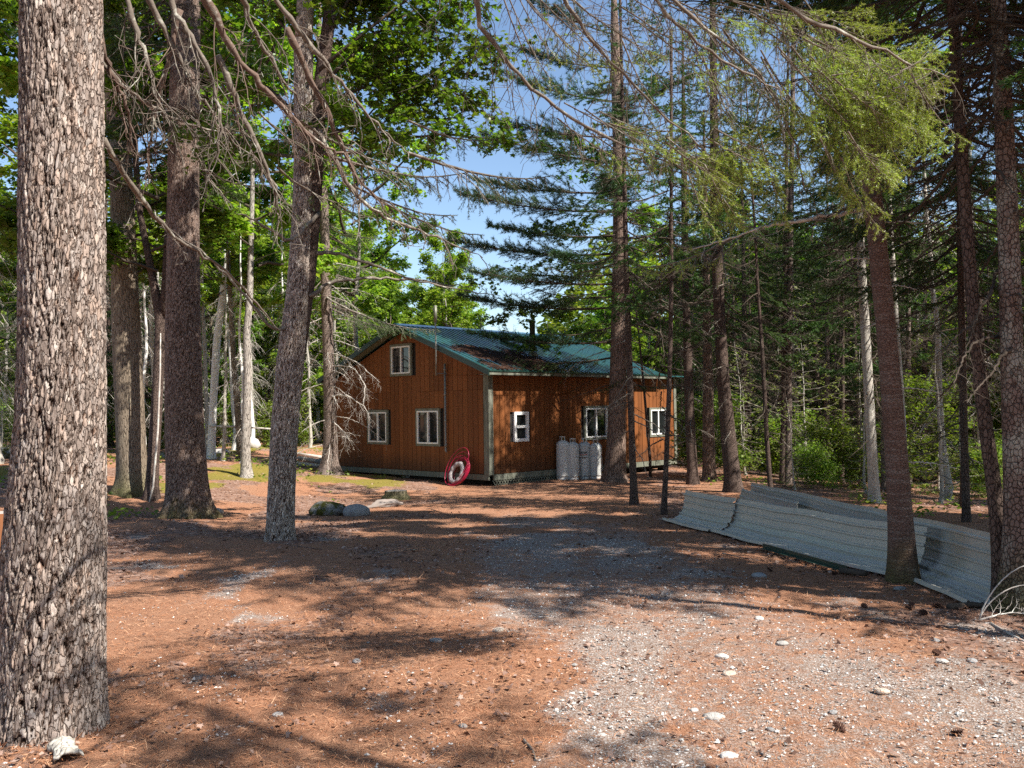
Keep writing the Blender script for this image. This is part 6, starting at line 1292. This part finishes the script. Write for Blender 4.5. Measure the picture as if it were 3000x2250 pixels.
# ------------------------------------------------------------------ forest behind: every tree a thing of its own
rng = np.random.default_rng(500)
LAB = {'spruce': ('spruce_tree', 'dark green spruce in the woods', 'spruces in the woods'), 'leafy': ('broadleaf_tree', 'yellow green broadleaf tree in the woods', 'broadleaf trees in the woods'),
       'pole': ('thin_fir', 'thin dark fir stem with few twigs', 'thin dark fir stems'),
       'fir': ('young_fir', 'young fir, bushy to the ground, in the undergrowth', 'young firs in the undergrowth'), 'shrub': ('shrub', 'leafy green shrub in the undergrowth', 'shrubs in the undergrowth'), 'snag': ('dead_fir', 'bare pale dead stem with twigs', 'dead stems in the woods')}
PROTO = {}
def forest_tree(kind, x, y, var, sc, rz, zs=1.0, label=None, group=None, lift=None):
    key = (kind, var)
    b = np.array([x, y, float(gz(x, y))])
    if key not in PROTO:
        nm, lab, grp = LAB[kind]; root = thing(nm, lab, 'tree' if kind not in ('shrub',) else 'shrub', b, rz, grp)
        if kind == 'spruce': obj('trunk', STEM_S[var % 3], root); obj('crown', SPRUCE[var], root, (0, 0, (2.6, 3.4, 2.2, 1.8)[var]))
        if kind == 'leafy': obj('trunk', STEM_L[var % 2], root); obj('crown', LEAFY[var], root, (0, 0, (2.4, 1.8, 3.0, 1.5)[var]))
        if kind == 'fir': obj('trunk', STEM_P[0], root).scale = (0.3, 0.3, 0.2); obj('crown', SMALLFIR[var], root, (0, 0, 0.1))
        if kind == 'shrub': obj('foliage', BUSH[var], root)
        if kind == 'pole': obj('trunk', STEM_S[var % 3], root).scale = (0.55, 0.55, 1.0); obj('dead_branches', DEADT[1], root, (0, 0, 0.8)); obj('crown', SPRUCE[(1, 3, 0)[var]], root, (0, 0, 6.0)).scale = (0.6, 0.6, 0.8)
        if kind == 'snag': obj('trunk', STEM_P[var], root); obj('dead_branches', DEADT[2], root, (0, 0, 0.5)).scale = (0.8, 0.8, 1.2)
        PROTO[key] = root
    else: root = copy_tree(PROTO[key])
    if not label:
        az_ = math.degrees(math.atan2(x, y)); where = 'left of the cabin' if az_ < -9 else ('beyond the cabin roof' if az_ < 8 else ('behind the metal sheets' if az_ < 24 else 'beyond the trunks at the right'))
        root['label'] = LAB[kind][1] + ' ' + where; root['group'] = LAB[kind][2] + ' ' + where
    root.location = tuple(b); root.rotation_euler = (0.03 * math.sin(rz * 7), 0.03 * math.cos(rz * 5), rz); root.scale = (sc, sc, sc * zs)
    if lift:
        for ch in root.children:
            if ch.name.startswith('crown'): ch.location.z = lift
    if label: root['label'] = label
    if group: root['group'] = group
    return root
def free(x, y, pad=1.2):
    l = np.array([x - cab.location[0], y - cab.location[1]]); c_, s_ = math.cos(R_(45.5)), math.sin(R_(45.5)); lx, ly = l[0] * c_ + l[1] * s_, -l[0] * s_ + l[1] * c_
    return not (-pad < lx < LEN + pad and -pad < ly < WID + pad)
placed = [(v[1][0], v[1][1]) for v in TREES.values()]
def try_put(kind, x, y, var, sc, zs=1.0, gap=1.6, pad=2.0):
    if kind in ('spruce', 'leafy', 'pole') and y < 30 and min(math.hypot(x - 2.0 - 0.74 * h_, y - 26.4 + 0.51 * h_) for h_ in range(3, 16)) < 2.2: return False
    if kind in ('spruce', 'leafy', 'pole') and min(math.hypot(x - 5.3 - 0.74 * h_, y - 30.2 + 0.51 * h_) for h_ in range(2, 16)) < 2.0: return False
    if y < 40 and -14 < math.degrees(math.atan2(x, y)) < 11.5: return False
    if not free(x, y, pad) or any((x - a) ** 2 + (y - b) ** 2 < gap * gap for a, b in placed): return False
    placed.append((x, y)); forest_tree(kind, x, y, var, sc, rng.random() * 6.28, zs); return True
def spot(a0, a1, d0, d1): 
    a = R_(a0 + (a1 - a0) * rng.random()); d = d0 + (d1 - d0) * rng.random(); return d * math.sin(a), d * math.cos(a)
# left woods
def many(n, kind, a0, a1, d0, d1, s0, s1, nv, gap=1.6, zs=1.0):
    c = 0; tries = 0
    while c < n and tries < n * 12:
        tries += 1; x, y = spot(a0, a1, d0, d1)
        if try_put(kind, x, y, int(rng.integers(nv)), s0 + (s1 - s0) * rng.random(), zs, gap): c += 1
many(22, 'spruce', -34, -11, 36, 60, 0.8, 1.15, 4, 2.0); many(48, 'leafy', -35, -9, 40, 78, 0.8, 1.3, 4, 2.0); many(54, 'snag', -33, -10, 28, 52, 0.6, 1.0, 2, 0.9)
many(16, 'fir', -33, -9, 33, 50, 0.7, 1.6, 2, 1.2); many(44, 'shrub', -34, -9, 38, 62, 0.7, 1.5, 2, 0.9)
# behind the cabin: low enough to leave the gap of sky
many(16, 'leafy', -10, -3, 43, 62, 0.66, 0.85, 4, 2.2); many(26, 'leafy', -3, 9, 44, 66, 0.38, 0.52, 4, 1.8); many(7, 'spruce', -5, 6, 46, 60, 0.42, 0.58, 4, 2.0)
# right woods
many(32, 'spruce', 9, 36, 21, 48, 0.75, 1.1, 4, 1.9); many(18, 'leafy', 13, 38, 36, 48, 0.7, 1.1, 4, 2.0); many(66, 'leafy', 6, 38, 48, 80, 0.75, 1.35, 4, 2.0); many(22, 'pole', 9, 35, 18, 46, 0.7, 1.0, 3, 0.9); many(10, 'snag', 12, 34, 22, 45, 0.7, 1.0, 1, 1.2)
many(20, 'fir', 12, 35, 19, 44, 0.7, 1.6, 2, 1.4); many(60, 'shrub', 10, 36, 24, 60, 0.6, 1.2, 2, 0.9)
for q, (x, y, v, s_) in enumerate([(-11.5, 22.5, 0, 1.0), (-7.2, 24.5, 2, 1.05), (-14.5, 27.0, 1, 1.0), (-5.2, 29.5, 0, 0.9), (-17.0, 24.0, 3, 1.1), (-9.0, 30.0, 1, 1.1)]):
    r_ = forest_tree('leafy', x, y, v, s_, q * 1.1, 1.1, None, None, 4.8)
# far wood, one mass
rg = np.random.default_rng(71); n = 60000; a = np.radians(-44 + 88 * rg.random(n)); d = 78 + 22 * rg.random(n); x, y = d * np.sin(a), d * np.cos(a)
top = 6.5 + 12 * sstep(0.02, 0.16, np.abs(np.tan(a) + 0.04)) * (0.7 + 0.6 * fbm(x * 0.12, y * 0.12, 88, 3)); z = gz(x, y) + top * rg.random(n) ** 0.8
g = Geo(); add_leaves(g, rg, np.stack([x, y, z], -1), 0.75, 0, False, 0.3, 0.6)
tag(obj('far_wood', g.mesh('far_wood', M['leaf_light'])), 'far wood of light green trees closing the view behind', None, None, 'stuff')
# the near woods to the right of and behind the viewer, which shade the drive
SH = [('spruce', 4.7, 0.3, 3, 0.75, 1.1, 6.8), ('spruce', 6.6, 4.3, 0, 0.95, 1.1, 7.5), ('spruce', 5.4, 6.2, 3, 1.0, 1.1, 7.5), ('leafy', 7.5, 9.5, 1, 0.9, 1.1, 6.5), ('spruce', 8.0, 4.9, 2, 0.9, 1.2), ('spruce', 7.9, 7.2, 0, 0.9, 1.15), ('spruce', 8.6, 9.6, 1, 1.0, 1.2), ('leafy', 11.0, 5.4, 0, 1.0, 1.2), ('spruce', 9.6, 12.4, 0, 0.95, 1.2), ('leafy', 12.6, 8.4, 1, 1.1, 1.3), ('spruce', 3.6, -4.0, 3, 0.9, 1.2), ('leafy', 6.4, -3.6, 1, 0.9, 1.2),
      ('spruce', 13.5, 12.0, 2, 1.0, 1.2), ('leafy', 16.0, 9.0, 3, 1.2, 1.2), ('spruce', -3.8, -2.0, 0, 0.9, 1.0), ('leafy', -7.5, 3.0, 1, 0.9, 1.0), ('leafy', 19.0, 14.0, 0, 1.2, 1.2)]
for k, (kd, x, y, v, s_, zs, *lf) in enumerate(SH):
    r_ = forest_tree(kd, x, y, v, s_, k * 1.7, zs, 'tall %s standing beside the drive, out of the picture' % ('spruce' if kd == 'spruce' else 'broadleaf tree'), 'trees beside the drive out of the picture', lf[0] if lf else None)
